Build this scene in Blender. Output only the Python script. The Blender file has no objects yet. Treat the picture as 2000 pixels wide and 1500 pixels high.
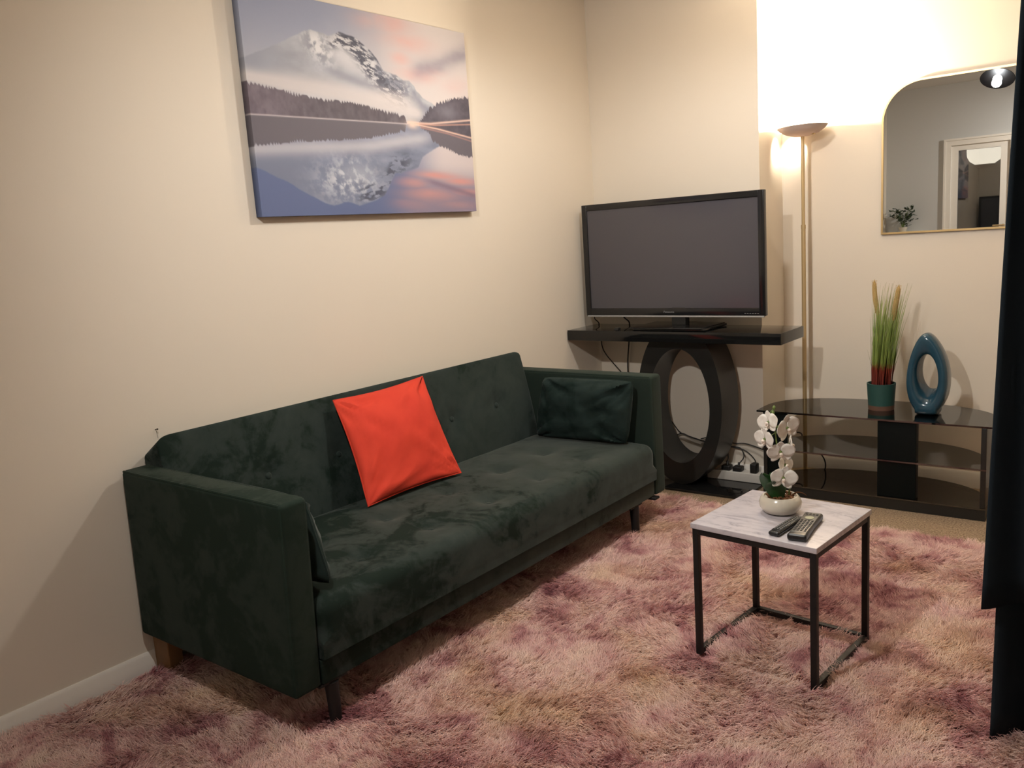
import bpy, bmesh, math, random
import numpy as np
from mathutils import Vector, Matrix

# ---------------------------------------------------------------- camera, light, exposure
sc = bpy.context.scene
COL = sc.collection
V = Vector
camd = bpy.data.cameras.new('camera'); cam = bpy.data.objects.new('camera', camd); COL.objects.link(cam)
camd.sensor_width = 36.0
camd.lens = 1661.8 / 2000 * 36.0
camd.clip_start = 0.05
_r = V((0.78992456, 0.60960821, -0.06630998)); _u = V((-0.05192081, 0.17424035, 0.98333338)); _f = V((-0.61100197, 0.77331632, -0.16928808))
M4 = Matrix.Identity(4)
for i in range(3):
    M4[i][0] = _r[i]; M4[i][1] = _u[i]; M4[i][2] = -_f[i]
M4[0][3], M4[1][3], M4[2][3] = 2.6119, -4.1579, 1.3394
cam.matrix_world = M4
sc.camera = cam

world = bpy.data.worlds.new('world'); sc.world = world; world.use_nodes = True
world.node_tree.nodes['Background'].inputs[0].default_value = (0.9, 0.8, 0.7, 1)
world.node_tree.nodes['Background'].inputs[1].default_value = 0.0

def light(name, kind, loc, energy, color, radius=0.03):
    l = bpy.data.lights.new(name, kind); l.energy = energy; l.color = color
    if hasattr(l, 'shadow_soft_size'): l.shadow_soft_size = radius
    o = bpy.data.objects.new(name, l); COL.objects.link(o); o.location = loc
    return o
SPOT = V((1.37, -3.42, 2.315))          # far dish light, reflected in the mirror
PEND = V((1.22, -1.28, 2.375))          # near dish light above the rug
TILT = {'far': (V((1.25, -2.2, 0.4)) - SPOT).normalized(), 'near': V((0, 0, -1))}
REAR_FILL = V((2.30, -4.55, 2.33))           # added unseen light behind the camera, brightens the rear wall
TILT['rear'] = (V((0.9, -5.5, 0.9)) - REAR_FILL).normalized()
LAMP = V((1.113, 0.185, 1.775))
for nm, p, aim_, e, ang, bl in (('far_dish_light', SPOT, (V((1.05, -0.5, 0.6)) - SPOT).normalized(), 120, 136, 1.0), ('near_dish_light', PEND, TILT['near'], 52, 178, 0.40), ('rear_fill_light', REAR_FILL, TILT['rear'], 125, 115, 1.0)):
    s = light(nm, 'SPOT', p, e, (1.0, 0.955, 0.90), 0.06 if nm.startswith('near') else 0.035)
    s.data.spot_size = math.radians(ang); s.data.spot_blend = bl
    s.rotation_euler = aim_.to_track_quat('-Z', 'Y').to_euler()
light('uplighter_bulb_light', 'POINT', LAMP, 140, (1.0, 0.86, 0.68), 0.03)

sc.view_settings.view_transform = 'Standard'
sc.view_settings.look = 'None'
sc.view_settings.gamma = 1.0
sc.view_settings.use_curve_mapping = False
sc.view_settings.exposure = 0.0
sc.cycles.use_denoising = True
sc.cycles.max_bounces = 10; sc.cycles.diffuse_bounces = 5; sc.cycles.glossy_bounces = 5
sc.cycles.transparent_max_bounces = 12; sc.cycles.transmission_bounces = 6
sc.cycles.caustics_reflective = False; sc.cycles.caustics_refractive = False
sc.cycles.sample_clamp_indirect = 8.0

# ---------------------------------------------------------------- material helpers
def srgb(r, g, b):
    f = lambda c: (c / 12.92 if c <= 0.04045 else ((c + 0.055) / 1.055) ** 2.4)
    return (f(r / 255), f(g / 255), f(b / 255), 1)

class NT:
    def __init__(s, name):
        s.m = bpy.data.materials.new(name); s.m.use_nodes = True
        s.t = s.m.node_tree; s.t.nodes.clear()
        s.out = s.n('ShaderNodeOutputMaterial')
    def n(s, typ, **kw):
        x = s.t.nodes.new(typ)
        for k, v in kw.items():
            if hasattr(x, k): setattr(x, k, v)
        return x
    def l(s, a, b): s.t.links.new(a, b)
    def principled(s, color=None, rough=0.5, metal=0.0, **kw):
        p = s.n('ShaderNodeBsdfPrincipled')
        if color is not None: p.inputs['Base Color'].default_value = color
        p.inputs['Roughness'].default_value = rough; p.inputs['Metallic'].default_value = metal
        for k, v in kw.items(): p.inputs[k.replace('_', ' ')].default_value = v
        s.l(p.outputs[0], s.out.inputs['Surface'])
        return p
    def noise(s, scale, detail=3, rough=0.5, coord='Object', stretch=None, dist=0.0):
        tc = s.n('ShaderNodeTexCoord'); o = tc.outputs[coord]
        if stretch:
            mp = s.n('ShaderNodeMapping'); mp.inputs['Scale'].default_value = stretch; s.l(o, mp.inputs[0]); o = mp.outputs[0]
        nz = s.n('ShaderNodeTexNoise'); nz.inputs['Scale'].default_value = scale; nz.inputs['Detail'].default_value = detail
        nz.inputs['Roughness'].default_value = rough; nz.inputs['Distortion'].default_value = dist
        s.l(o, nz.inputs['Vector'])
        return nz.outputs['Fac']
    def ramp(s, fac, stops):
        r = s.n('ShaderNodeValToRGB'); e = r.color_ramp.elements
        while len(e) < len(stops): e.new(0.5)
        for i, (p, c) in enumerate(stops): e[i].position = p; e[i].color = c
        s.l(fac, r.inputs[0]); return r.outputs[0]
    def mix(s, fac, a, b):
        m = s.n('ShaderNodeMix', data_type='RGBA')
        for v, i in ((fac, 0), (a, 6), (b, 7)):
            if hasattr(v, 'is_output'): s.l(v, m.inputs[i])
            else: m.inputs[i].default_value = v
        return m.outputs[2]
    def bump(s, p, h, strength=0.2, dist=0.01):
        b = s.n('ShaderNodeBump'); b.inputs['Strength'].default_value = strength; b.inputs['Distance'].default_value = dist
        s.l(h, b.inputs['Height']); s.l(b.outputs[0], p.inputs['Normal'])

def plain(name, color, rough=0.5, metal=0.0, bump=None, vary=0.0, **kw):
    t = NT(name); p = t.principled(color, rough, metal, **kw)
    if vary:
        n = t.noise(9, 4)
        c2 = tuple(x * (1 - vary) for x in color[:3]) + (1,)
        t.l(t.ramp(n, [(0.3, c2), (0.7, color)]), p.inputs['Base Color'])
    if bump: t.bump(p, t.noise(bump[0], 3), bump[1], bump[2])
    return t.m

MAT = {}
MAT['wall'] = plain('wall_paint', srgb(221, 211, 196), 0.75, bump=(220, 0.06, 0.002))
MAT['ceiling'] = plain('ceiling_paint', (0.80, 0.77, 0.72, 1), 0.85, bump=(150, 0.05, 0.002))
MAT['rearwall'] = plain('rear_wall_paint', srgb(197, 198, 197), 0.75)
MAT['white'] = plain('white_gloss_paint', srgb(232, 227, 218), 0.4, vary=0.02)
# beige carpet
t = NT('beige_carpet'); p = t.principled(None, 0.95)
t.l(t.ramp(t.noise(130, 3, 0.7), [(0.3, srgb(96, 76, 58)), (0.55, srgb(160, 138, 112)), (0.75, srgb(190, 170, 142))]), p.inputs['Base Color'])
t.bump(p, t.noise(300, 2), 0.6, 0.006); MAT['carpet'] = t.m
# velvet
def velvet(name, dark, light, sheen):
    t = NT(name); p = t.principled(None, 0.85)
    a = t.noise(4.2, 5, 0.6, dist=0.9); b = t.noise(17, 4, 0.65, dist=0.6)
    m = t.n('ShaderNodeMath', operation='MULTIPLY_ADD'); t.l(b, m.inputs[0]); m.inputs[1].default_value = 0.45; t.l(a, m.inputs[2])
    # the velvet gets paler towards the far end of the seat and back
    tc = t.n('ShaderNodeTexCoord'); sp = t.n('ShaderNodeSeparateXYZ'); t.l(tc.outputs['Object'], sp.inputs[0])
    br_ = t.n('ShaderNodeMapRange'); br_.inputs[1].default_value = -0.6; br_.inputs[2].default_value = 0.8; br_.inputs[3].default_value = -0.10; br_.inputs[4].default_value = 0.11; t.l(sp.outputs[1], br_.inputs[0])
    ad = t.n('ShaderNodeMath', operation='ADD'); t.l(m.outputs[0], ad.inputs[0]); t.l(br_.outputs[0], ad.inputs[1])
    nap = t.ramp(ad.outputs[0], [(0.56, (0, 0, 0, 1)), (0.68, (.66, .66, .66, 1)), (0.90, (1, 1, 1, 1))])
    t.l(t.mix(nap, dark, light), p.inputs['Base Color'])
    sw = t.n('ShaderNodeMath', operation='MULTIPLY'); t.l(nap, sw.inputs[0]); sw.inputs[1].default_value = sheen; t.l(sw.outputs[0], p.inputs['Sheen Weight']); p.inputs['Sheen Roughness'].default_value = 0.35
    p.inputs['Sheen Tint'].default_value = (0.75, 0.80, 0.76, 1)
    p.inputs['Specular IOR Level'].default_value = 0.15
    t.bump(p, t.noise(500, 2), 0.15, 0.002); return t.m
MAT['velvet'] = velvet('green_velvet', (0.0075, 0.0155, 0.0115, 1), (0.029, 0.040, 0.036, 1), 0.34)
MAT['velvet_arm'] = velvet('green_arm_velvet', (0.0125, 0.0235, 0.0170, 1), (0.019, 0.030, 0.023, 1), 0.15)
MAT['velvet_cushion'] = velvet('green_cushion_velvet', (0.0075, 0.0165, 0.014, 1), (0.018, 0.031, 0.028, 1), 0.16)
MAT['piping'] = plain('green_piping', (0.02, 0.036, 0.03, 1), 0.8)
t = NT('orange_cotton'); p = t.principled(srgb(226, 70, 40), 0.85)
t.l(t.ramp(t.noise(6, 3), [(0.3, srgb(196, 50, 30)), (0.7, srgb(208, 60, 36))]), p.inputs['Base Color'])
t.bump(p, t.noise(420, 2), 0.2, 0.002); MAT['orange'] = t.m
MAT['blackmetal'] = plain('black_powder_coat', (0.010, 0.009, 0.009, 1), 0.5, 0.0, Specular_IOR_Level=0.3)
MAT['wood'] = plain('brown_wood', srgb(128, 92, 55), 0.6, vary=0.3)
MAT['gloss_black'] = plain('black_high_gloss', (0.008, 0.008, 0.008, 1), 0.07)
MAT['panel_black'] = plain('black_panel', (0.004, 0.006, 0.006, 1), 0.45, Specular_IOR_Level=0.12)
MAT['satin_black'] = plain('charcoal_satin', (0.016, 0.016, 0.015, 1), 0.32)
MAT['tv_bezel'] = plain('tv_bezel_gloss', (0.010, 0.010, 0.011, 1), 0.16)
MAT['tv_screen'] = plain('tv_plasma_glass', (0.066, 0.063, 0.074, 1), 0.16, Specular_IOR_Level=0.55)
MAT['tv_lip'] = plain('tv_clear_lip', (0.35, 0.34, 0.33, 1), 0.2)
MAT['logo'] = plain('logo_silver', (0.2, 0.2, 0.2, 1), 0.35)
MAT['brass'] = plain('aged_brass', srgb(192, 168, 126), 0.45, 0.6)
MAT['brass_pale'] = plain('pale_brass', srgb(205, 175, 125), 0.32, 1.0)
t = NT('lamp_bowl_enamel'); d = t.n('ShaderNodeBsdfDiffuse'); d.inputs[0].default_value = (0.50, 0.43, 0.40, 1)
tr = t.n('ShaderNodeBsdfTranslucent'); tr.inputs[0].default_value = (0.75, 0.6, 0.5, 1)
mx = t.n('ShaderNodeMixShader'); mx.inputs[0].default_value = 0.025; t.l(d.outputs[0], mx.inputs[1]); t.l(tr.outputs[0], mx.inputs[2]); t.l(mx.outputs[0], t.out.inputs[0])
MAT['bowl'] = t.m
def emis(name, col, st):
    t = NT(name); e = t.n('ShaderNodeEmission'); e.inputs[0].default_value = col; e.inputs[1].default_value = st; t.l(e.outputs[0], t.out.inputs[0]); return t.m
MAT['bulb'] = emis('lit_bulb_glass', (1, 0.88, 0.72, 1), 30)
MAT['led'] = emis('lit_led_lens', (0.9, 0.95, 1, 1), 40)
MAT['hall'] = plain('hall_paint', srgb(92, 100, 106), 0.8)
MAT['hall_lamp'] = emis('lit_lamp_shade', (1, 0.93, 0.84, 1), 5.0)
MAT['mirror'] = plain('mirror_silver', (0.80, 0.79, 0.76, 1), 0.0, 1.0)
# smoked glass
def smoked(name, tint, dark, k):
    t = NT(name)
    tp = t.n('ShaderNodeBsdfTransparent'); tp.inputs[0].default_value = tint
    df = t.n('ShaderNodeBsdfDiffuse'); df.inputs[0].default_value = dark
    m1 = t.n('ShaderNodeMixShader'); m1.inputs[0].default_value = k; t.l(tp.outputs[0], m1.inputs[1]); t.l(df.outputs[0], m1.inputs[2])
    gl = t.n('ShaderNodeBsdfGlossy'); gl.inputs['Roughness'].default_value = 0.02; gl.inputs[0].default_value = (0.95, 0.95, 0.95, 1)
    fr = t.n('ShaderNodeFresnel'); fr.inputs[0].default_value = 2.2
    m2 = t.n('ShaderNodeMixShader'); t.l(fr.outputs[0], m2.inputs[0]); t.l(m1.outputs[0], m2.inputs[1]); t.l(gl.outputs[0], m2.inputs[2])
    t.l(m2.outputs[0], t.out.inputs[0]); return t.m
MAT['smoked'] = smoked('smoked_black_glass', (0.45, 0.42, 0.38, 1), (0.006, 0.006, 0.006, 1), 0.45)
MAT['door_glass'] = smoked('dark_door_glass', (0.66, 0.66, 0.64, 1), (0.020, 0.024, 0.026, 1), 0.25)
# marble
t = NT('white_marble_laminate'); p = t.principled(None, 0.28)
n1 = t.noise(5, 8, 0.62, stretch=(1.0, 3.2, 1), dist=1.6)
ab = t.n('ShaderNodeMath', operation='SUBTRACT'); t.l(n1, ab.inputs[0]); ab.inputs[1].default_value = 0.5
ab2 = t.n('ShaderNodeMath', operation='ABSOLUTE'); t.l(ab.outputs[0], ab2.inputs[0])
veins = t.ramp(ab2.outputs[0], [(0.0, srgb(128, 124, 136)), (0.02, srgb(168, 165, 174)), (0.075, srgb(192, 187, 193))])
n2 = t.noise(7, 4, 0.6, stretch=(1, 2.5, 1))
t.l(t.mix(t.ramp(n2, [(0.35, (0, 0, 0, 1)), (0.62, (1, 1, 1, 1))]), veins, srgb(194, 189, 194)), p.inputs['Base Color'])
MAT['marble'] = t.m
MAT['marble_edge'] = plain('marble_edge_band', srgb(178, 168, 162), 0.4, vary=0.12)
MAT['pot_white'] = plain('cream_ceramic', srgb(206, 198, 182), 0.22)
MAT['bark'] = plain('brown_bark', srgb(120, 78, 44), 0.9, bump=(120, 0.6, 0.01), vary=0.5)
MAT['leaf'] = plain('orchid_leaf_green', (0.018, 0.075, 0.016, 1), 0.4, vary=0.4)
MAT['stem'] = plain('orchid_stem_green', (0.13, 0.19, 0.045, 1), 0.5)
t = NT('white_petal'); p = t.principled(srgb(232, 226, 216), 0.6); p.inputs['Subsurface Weight'].default_value = 0.0
t.l(t.ramp(t.noise(60, 2, stretch=(1, 1, 1)), [(0.3, srgb(222, 214, 204)), (0.7, srgb(238, 234, 226))]), p.inputs['Base Color']); MAT['petal'] = t.m
MAT['lip'] = plain('orchid_lip_pink', srgb(228, 214, 200), 0.6)
MAT['remote'] = plain('black_remote_plastic', (0.012, 0.012, 0.013, 1), 0.30)
MAT['remote_face'] = plain('silver_remote_face', (0.10, 0.10, 0.10, 1), 0.36, 0.4)
MAT['button'] = plain('dark_rubber_button', (0.02, 0.02, 0.02, 1), 0.5)
MAT['button_grey'] = plain('grey_rubber_button', (0.17, 0.17, 0.165, 1), 0.5)
MAT['button_pad'] = plain('pale_navigation_ring', srgb(170, 176, 150), 0.35)
MAT['teal_pot'] = plain('teal_pot_glaze', srgb(36, 78, 72), 0.6, vary=0.15)
MAT['pot_base'] = plain('brown_pot_base', srgb(104, 74, 58), 0.7)
MAT['soil'] = plain('dark_soil', (0.02, 0.014, 0.01, 1), 0.95)
t = NT('grass_blade'); p = t.principled(None, 0.55)
tc = t.n('ShaderNodeTexCoord'); sp = t.n('ShaderNodeSeparateXYZ'); t.l(tc.outputs['Object'], sp.inputs[0])
mr = t.n('ShaderNodeMapRange'); mr.inputs[1].default_value = 0.1; mr.inputs[2].default_value = 0.63; t.l(sp.outputs[2], mr.inputs[0])
ad = t.n('ShaderNodeMath', operation='MULTIPLY_ADD'); t.l(t.noise(90, 2), ad.inputs[0]); ad.inputs[1].default_value = 0.12; t.l(mr.outputs[0], ad.inputs[2])
t.l(t.ramp(ad.outputs[0], [(0.06, srgb(92, 26, 20)), (0.24, srgb(126, 48, 30)), (0.30, srgb(116, 134, 58)), (0.62, srgb(142, 164, 88)), (0.9, srgb(176, 178, 122)), (1.0, srgb(150, 140, 80))]), p.inputs['Base Color'])
MAT['grass'] = t.m
MAT['seedhead'] = plain('straw_seed_head', srgb(206, 174, 112), 0.85, bump=(260, 1.0, 0.006), vary=0.25)
MAT['vase_blue'] = plain('blue_ceramic_glaze', srgb(38, 73, 90), 0.14, vary=0.25)
MAT['vase_inner'] = plain('silver_grey_glaze', srgb(104, 106, 100), 0.26, 0.45, vary=0.3)
t = NT('dark_curtain_cloth'); p = t.principled((0.017, 0.024, 0.031, 1), 0.95); p.inputs['Specular IOR Level'].default_value = 0.1
t.bump(p, t.noise(380, 2), 0.2, 0.002); MAT['curtain'] = t.m
MAT['cable'] = plain('black_cable_rubber', (0.012, 0.011, 0.010, 1), 0.5)
MAT['plug_white'] = plain('white_plastic', srgb(205, 200, 192), 0.4)
MAT['plug_clear'] = plain('pale_plastic', srgb(150, 128, 112), 0.3)
MAT['nail'] = plain('dull_steel', (0.12, 0.09, 0.06, 1), 0.4, 1.0)
MAT['house_leaf'] = plain('grey_green_leaf', srgb(74, 92, 70), 0.6, vary=0.4)
t = NT('canvas_print'); p = t.principled(None, 0.7)
at = t.n('ShaderNodeVertexColor'); at.layer_name = 'print'; t.l(at.outputs[0], p.inputs['Base Color'])
t.bump(p, t.noise(900, 1), 0.15, 0.001); MAT['canvas'] = t.m
# shaggy pile
def pile_mat(name, k):
    t = NT(name); p = t.principled(None, 0.9); p.inputs['Specular IOR Level'].default_value = 0.08
    p.inputs['Sheen Weight'].default_value = 0.12
    a = t.noise(5.6, 4, 0.62, dist=0.7); b = t.noise(13, 3, 0.6)
    m = t.n('ShaderNodeMath', operation='MULTIPLY_ADD'); t.l(b, m.inputs[0]); m.inputs[1].default_value = 0.38; t.l(a, m.inputs[2])
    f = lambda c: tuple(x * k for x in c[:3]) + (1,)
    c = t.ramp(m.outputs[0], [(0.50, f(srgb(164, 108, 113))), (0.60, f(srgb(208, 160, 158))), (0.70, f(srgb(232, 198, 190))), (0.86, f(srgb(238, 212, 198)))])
    yel = t.noise(2.6, 3, 0.5)
    c = t.mix(t.ramp(yel, [(0.52, (0, 0, 0, 1)), (0.7, (0.55, 0.55, 0.55, 1))]), c, f(srgb(228, 200, 160)))
    t.l(c, p.inputs['Base Color']); return t.m
MAT['pile'] = pile_mat('pink_shag_pile', 1.0)
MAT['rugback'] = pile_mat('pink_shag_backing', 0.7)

# ---------------------------------------------------------------- mesh helpers
WL = {}
def finish(me, angle=35, smooth=True):
    if not smooth: return
    bm = bmesh.new(); bm.from_mesh(me)
    lim = math.radians(angle)
    for f in bm.faces: f.smooth = True
    for e in bm.edges:
        if len(e.link_faces) == 2 and e.calc_face_angle(0) > lim: e.smooth = False
    bm.to_mesh(me); bm.free()

def obj(name, geo, mat, parent=None, angle=35, smooth=True):
    """geo: (verts, faces[, material indices]) in world coordinates -> ONE mesh object"""
    v, f = geo[0], geo[1]
    off = WL[parent.name] if parent is not None else V((0, 0, 0))
    me = bpy.data.meshes.new(name)
    me.from_pydata([tuple(V(p) - off) for p in v], [], f)
    me.validate()
    for m in (mat if isinstance(mat, (list, tuple)) else [mat]): me.materials.append(MAT[m])
    if len(geo) > 2: me.polygons.foreach_set('material_index', geo[2])
    finish(me, angle, smooth)
    o = bpy.data.objects.new(name, me); COL.objects.link(o)
    if parent is not None: o.parent = parent
    WL[o.name] = off.copy()
    return o

def thing(name, label, cat, loc, group=None):
    o = bpy.data.objects.new(name, None); COL.objects.link(o); o.location = loc; o.empty_display_size = 0.05
    WL[o.name] = V(loc); return tag(o, label, cat, group)
def tag(o, label, cat, group=None):
    o['label'] = label; o['category'] = cat
    if group: o['group'] = group
    return o
def struct(o, label=None):
    o['kind'] = 'structure'
    if label: o['label'] = label
    return o

def join(*gs):
    v = []; f = []; mi = []
    for g in gs:
        n = len(v); v += list(g[0]); f += [tuple(i + n for i in q) for q in g[1]]
        mi += list(g[2]) if len(g) > 2 else [0] * len(g[1])
    return v, f, mi
def xf(g, m):
    return ([m @ V(p) for p in g[0]],) + tuple(g[1:])
def box(x0, x1, y0, y1, z0, z1):
    v = [(x, y, z) for x in (x0, x1) for y in (y0, y1) for z in (z0, z1)]
    return v, [(0, 1, 3, 2), (4, 6, 7, 5), (0, 4, 5, 1), (2, 3, 7, 6), (0, 2, 6, 4), (1, 5, 7, 3)]
def axis_pts(lo, hi, r, n, seg=3):
    a = [lo + r * (1 - math.tan(math.radians(45 * (1 - i / seg)))) for i in range(seg)]
    mid = [lo + r + (hi - lo - 2 * r) * i / n for i in range(n + 1)]
    return a + mid + [hi - (x - lo) for x in reversed(a)]
def rbox(x0, x1, y0, y1, z0, z1, r=0.004, n=(1, 1, 1), seg=2, fn=None):
    """box with rounded edges, optional subdivision and displacement fn(p)->p"""
    lo = (x0, y0, z0); hi = (x1, y1, z1)
    r = min(r, *[(hi[i] - lo[i]) * 0.499 for i in range(3)])
    A = [axis_pts(lo[i], hi[i], r, n[i], seg) for i in range(3)]
    vid = {}; v = []; f = []
    def vert(i, j, k):
        key = (i, j, k)
        if key not in vid:
            p = V((A[0][i], A[1][j], A[2][k]))
            q = V([min(max(p[a], lo[a] + r), hi[a] - r) for a in range(3)])
            d = p - q
            if d.length > 1e-9: p = q + d.normalized() * r
            if fn: p = fn(p)
            vid[key] = len(v); v.append(p)
        return vid[key]
    N = [len(a) - 1 for a in A]
    for i in range(N[0]):
        for j in range(N[1]):
            f.append((vert(i, j, 0), vert(i, j + 1, 0), vert(i + 1, j + 1, 0), vert(i + 1, j, 0)))
            f.append((vert(i, j, N[2]), vert(i + 1, j, N[2]), vert(i + 1, j + 1, N[2]), vert(i, j + 1, N[2])))
    for i in range(N[0]):
        for k in range(N[2]):
            f.append((vert(i, 0, k), vert(i + 1, 0, k), vert(i + 1, 0, k + 1), vert(i, 0, k + 1)))
            f.append((vert(i, N[1], k), vert(i, N[1], k + 1), vert(i + 1, N[1], k + 1), vert(i + 1, N[1], k)))
    for j in range(N[1]):
        for k in range(N[2]):
            f.append((vert(0, j, k), vert(0, j, k + 1), vert(0, j + 1, k + 1), vert(0, j + 1, k)))
            f.append((vert(N[0], j, k), vert(N[0], j + 1, k), vert(N[0], j + 1, k + 1), vert(N[0], j, k + 1)))
    return v, f
def smooth_path(pts, sub=6):
    P = [V(p) for p in pts]; out = []
    for i in range(len(P) - 1):
        a = P[max(i - 1, 0)]; b = P[i]; c = P[i + 1]; d = P[min(i + 2, len(P) - 1)]
        for k in range(sub):
            s = k / sub
            out.append(0.5 * ((2 * b) + (c - a) * s + (2 * a - 5 * b + 4 * c - d) * s * s + (3 * b - a - 3 * c + d) * s ** 3))
    out.append(P[-1]); return out
def tube(pts, r, n=8, closed=False):
    P = [V(p) for p in pts]; v = []; f = []
    rr = r if callable(r) else (lambda s: r)
    up = None; m = len(P)
    for i, p in enumerate(P):
        a = P[(i - 1) % m] if (closed or i > 0) else P[i]; b = P[(i + 1) % m] if (closed or i < m - 1) else P[i]
        t = (b - a).normalized()
        if up is None:
            up = V((0, 0, 1)) if abs(t.z) < 0.9 else V((1, 0, 0))
        s = t.cross(up).normalized(); up = s.cross(t).normalized()
        R = rr(i / max(1, m - 1))
        for k in range(n):
            th = 2 * math.pi * k / n; v.append(p + (s * math.cos(th) + up * math.sin(th)) * R)
    for i in range(m if closed else m - 1):
        for k in range(n):
            a = i * n + k; b = i * n + (k + 1) % n; i2 = (i + 1) % m
            f.append((a, b, i2 * n + (k + 1) % n, i2 * n + k))
    if not closed:
        f.append(tuple(reversed(range(n)))); f.append(tuple((m - 1) * n + k for k in range(n)))
    return v, f
def lathe(prof, c, n=40, closed=False):
    """prof: (r, z) list; c: centre"""
    v = []; f = []; m = len(prof)
    for (r, z) in prof:
        for k in range(n):
            th = 2 * math.pi * k / n; v.append((c[0] + r * math.cos(th), c[1] + r * math.sin(th), c[2] + z))
    for i in range(m - 1):
        for k in range(n):
            f.append((i * n + k, i * n + (k + 1) % n, (i + 1) * n + (k + 1) % n, (i + 1) * n + k))
    if not closed:
        f.append(tuple(reversed(range(n)))); f.append(tuple((m - 1) * n + k for k in range(n)))
    return v, f
def prism(poly, axis, a, b):
    """extrude a 2D polygon along an axis (0,1,2); poly coords are the other two axes in order"""
    def mk(p, t):
        q = list(p); q.insert(axis, t); return tuple(q)
    n = len(poly); v = [mk(p, a) for p in poly] + [mk(p, b) for p in poly]
    f = [tuple(range(n)), tuple(reversed(range(n, 2 * n)))] + [(i, i + n, (i + 1) % n + n, (i + 1) % n) for i in range(n)]
    return v, f
def fixn(o):
    bm = bmesh.new(); bm.from_mesh(o.data); bmesh.ops.recalc_face_normals(bm, faces=bm.faces); bm.to_mesh(o.data); bm.free(); return o

rng = np.random.default_rng(7)
class VN:   # smooth value noise in numpy
    def __init__(s, seed, n=64):
        s.g = np.random.default_rng(seed).random((n, n)); s.n = n
    def __call__(s, x, y):
        x = np.asarray(x, float); y = np.asarray(y, float)
        xi = np.floor(x).astype(int); yi = np.floor(y).astype(int); fx = x - xi; fy = y - yi
        fx = fx * fx * (3 - 2 * fx); fy = fy * fy * (3 - 2 * fy); n = s.n; g = s.g
        a = g[xi % n, yi % n]; b = g[(xi + 1) % n, yi % n]; c = g[xi % n, (yi + 1) % n]; d = g[(xi + 1) % n, (yi + 1) % n]
        return a + (b - a) * fx + (c - a) * fy + (a - b - c + d) * fx * fy
    def fbm(s, x, y, o=4, g=0.5):
        t = 0; w = 1; tot = 0
        for i in range(o):
            t = t + w * s(x * 2 ** i + 13.7 * i, y * 2 ** i + 5.1 * i); tot += w; w *= g
        return t / tot

# ---------------------------------------------------------------- the room
YA = 0.309; XC = 0.963; CEIL = 2.62; XR = 3.35; YR = -5.5
struct(obj('floor', box(-0.1, XR + .1, YR - .1, YA + .1, -0.1, 0.0), 'carpet'), 'beige speckled carpet floor')
struct(obj('ceiling', box(-0.1, XR + .1, YR - .1, YA + .1, CEIL, CEIL + 0.1), 'ceiling'))
struct(obj('wall_left', box(-0.1, 0.0, YR - .1, YA + .1, 0, CEIL), 'wall'), 'cream painted wall behind the sofa')
struct(obj('wall_chimney', box(0.0, XC, 0.0, YA, 0, CEIL), 'wall'), 'cream chimney breast behind the television')
struct(obj('wall_alcove', box(XC, XR + .1, YA, YA + .1, 0, CEIL), 'wall'), 'cream alcove wall behind the lamp and mirror')
struct(obj('wall_right', box(XR, XR + .1, YR, YA, 0, CEIL), 'wall'))
DX0, DX1, DZ = 0.651, 1.20, 1.985
struct(obj('wall_rear', join(box(0, DX0, YR - .1, YR, 0, CEIL), box(DX1, XR, YR - .1, YR, 0, CEIL), box(DX0, DX1, YR - .1, YR, DZ, CEIL)), 'rearwall'))
skp = [(0.0, 0.0), (0.016, 0.0), (0.016, 0.052), (0.011, 0.062), (0.011, 0.070), (0.004, 0.080), (0.0, 0.080)]
def skirt(name, side):
    if side == 'left': g = prism(skp, 1, YR, 0.0); g = ([(p[0], p[1], p[2]) for p in g[0]], g[1])
    elif side == 'chimney': g = prism([(-a, b) for a, b in skp], 0, 0.0, XC + 0.016)
    elif side == 'return': g = prism([(XC + a, b) for a, b in skp], 1, 0.0, YA)
    elif side == 'alcove': g = prism([(YA - a, b) for a, b in skp], 0, XC, XR)
    return struct(fixn(obj(name, g, 'white')), 'white painted skirting board')
for sd in ('left', 'chimney', 'alcove'): skirt('baseboard_' + sd, sd)
skirt('baseboard_return', 'return')

# door in the rear wall, seen in the mirror
AW = 0.07
t1 = struct(fixn(obj('trim_1', join(box(DX0 - AW, DX0, YR, YR + .02, 0, DZ + AW), box(DX1, DX1 + AW, YR, YR + .02, 0, DZ + AW), box(DX0, DX1, YR, YR + .02, DZ, DZ + AW),
     box(DX0 - AW, DX0 - AW + .02, YR + .02, YR + .03, 0, DZ + AW), box(DX0 - AW + .02, DX1 + AW - .02, YR + .02, YR + .03, DZ + AW - .02, DZ + AW)), 'white')), 'white door architrave')
gx0, gx1, gz0, gz1 = 0.715, 1.112, 0.45, 1.93
yd0, yd1 = YR - .045, YR - .005
dr = struct(obj('door_1', join(box(DX0, gx0, yd0, yd1, 0.005, DZ), box(gx1, DX1, yd0, yd1, 0.005, DZ), box(gx0, gx1, yd0, yd1, gz1, DZ), box(gx0, gx1, yd0, yd1, 0.005, gz0)), 'white'), 'white glazed door reflected in the mirror')
obj('pane', box(gx0, gx1, YR - .028, YR - .022, gz0, gz1), 'door_glass', dr)
obj('door_handle', join(tube([(1.155, YR - .004, 1.13), (1.155, YR + .04, 1.13)], .012, 10), tube([(1.155, YR + .04, 1.13), (1.06, YR + .045, 1.13)], .009, 10)), 'brass', dr)
sh = thing('wall_shelf', 'white wall shelf under the pot plant, beside the rear door', 'shelf', (0.22, YR, 1.10))
obj('board', rbox(0.02, 0.44, YR, YR + .2, 1.085, 1.105, .003), 'white', sh)
for x in (0.08, 0.38): obj('bracket', prism([(YR, 1.085), (YR + .15, 1.085), (YR, .95)], 0, x - .01, x + .01), 'white', sh)
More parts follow.
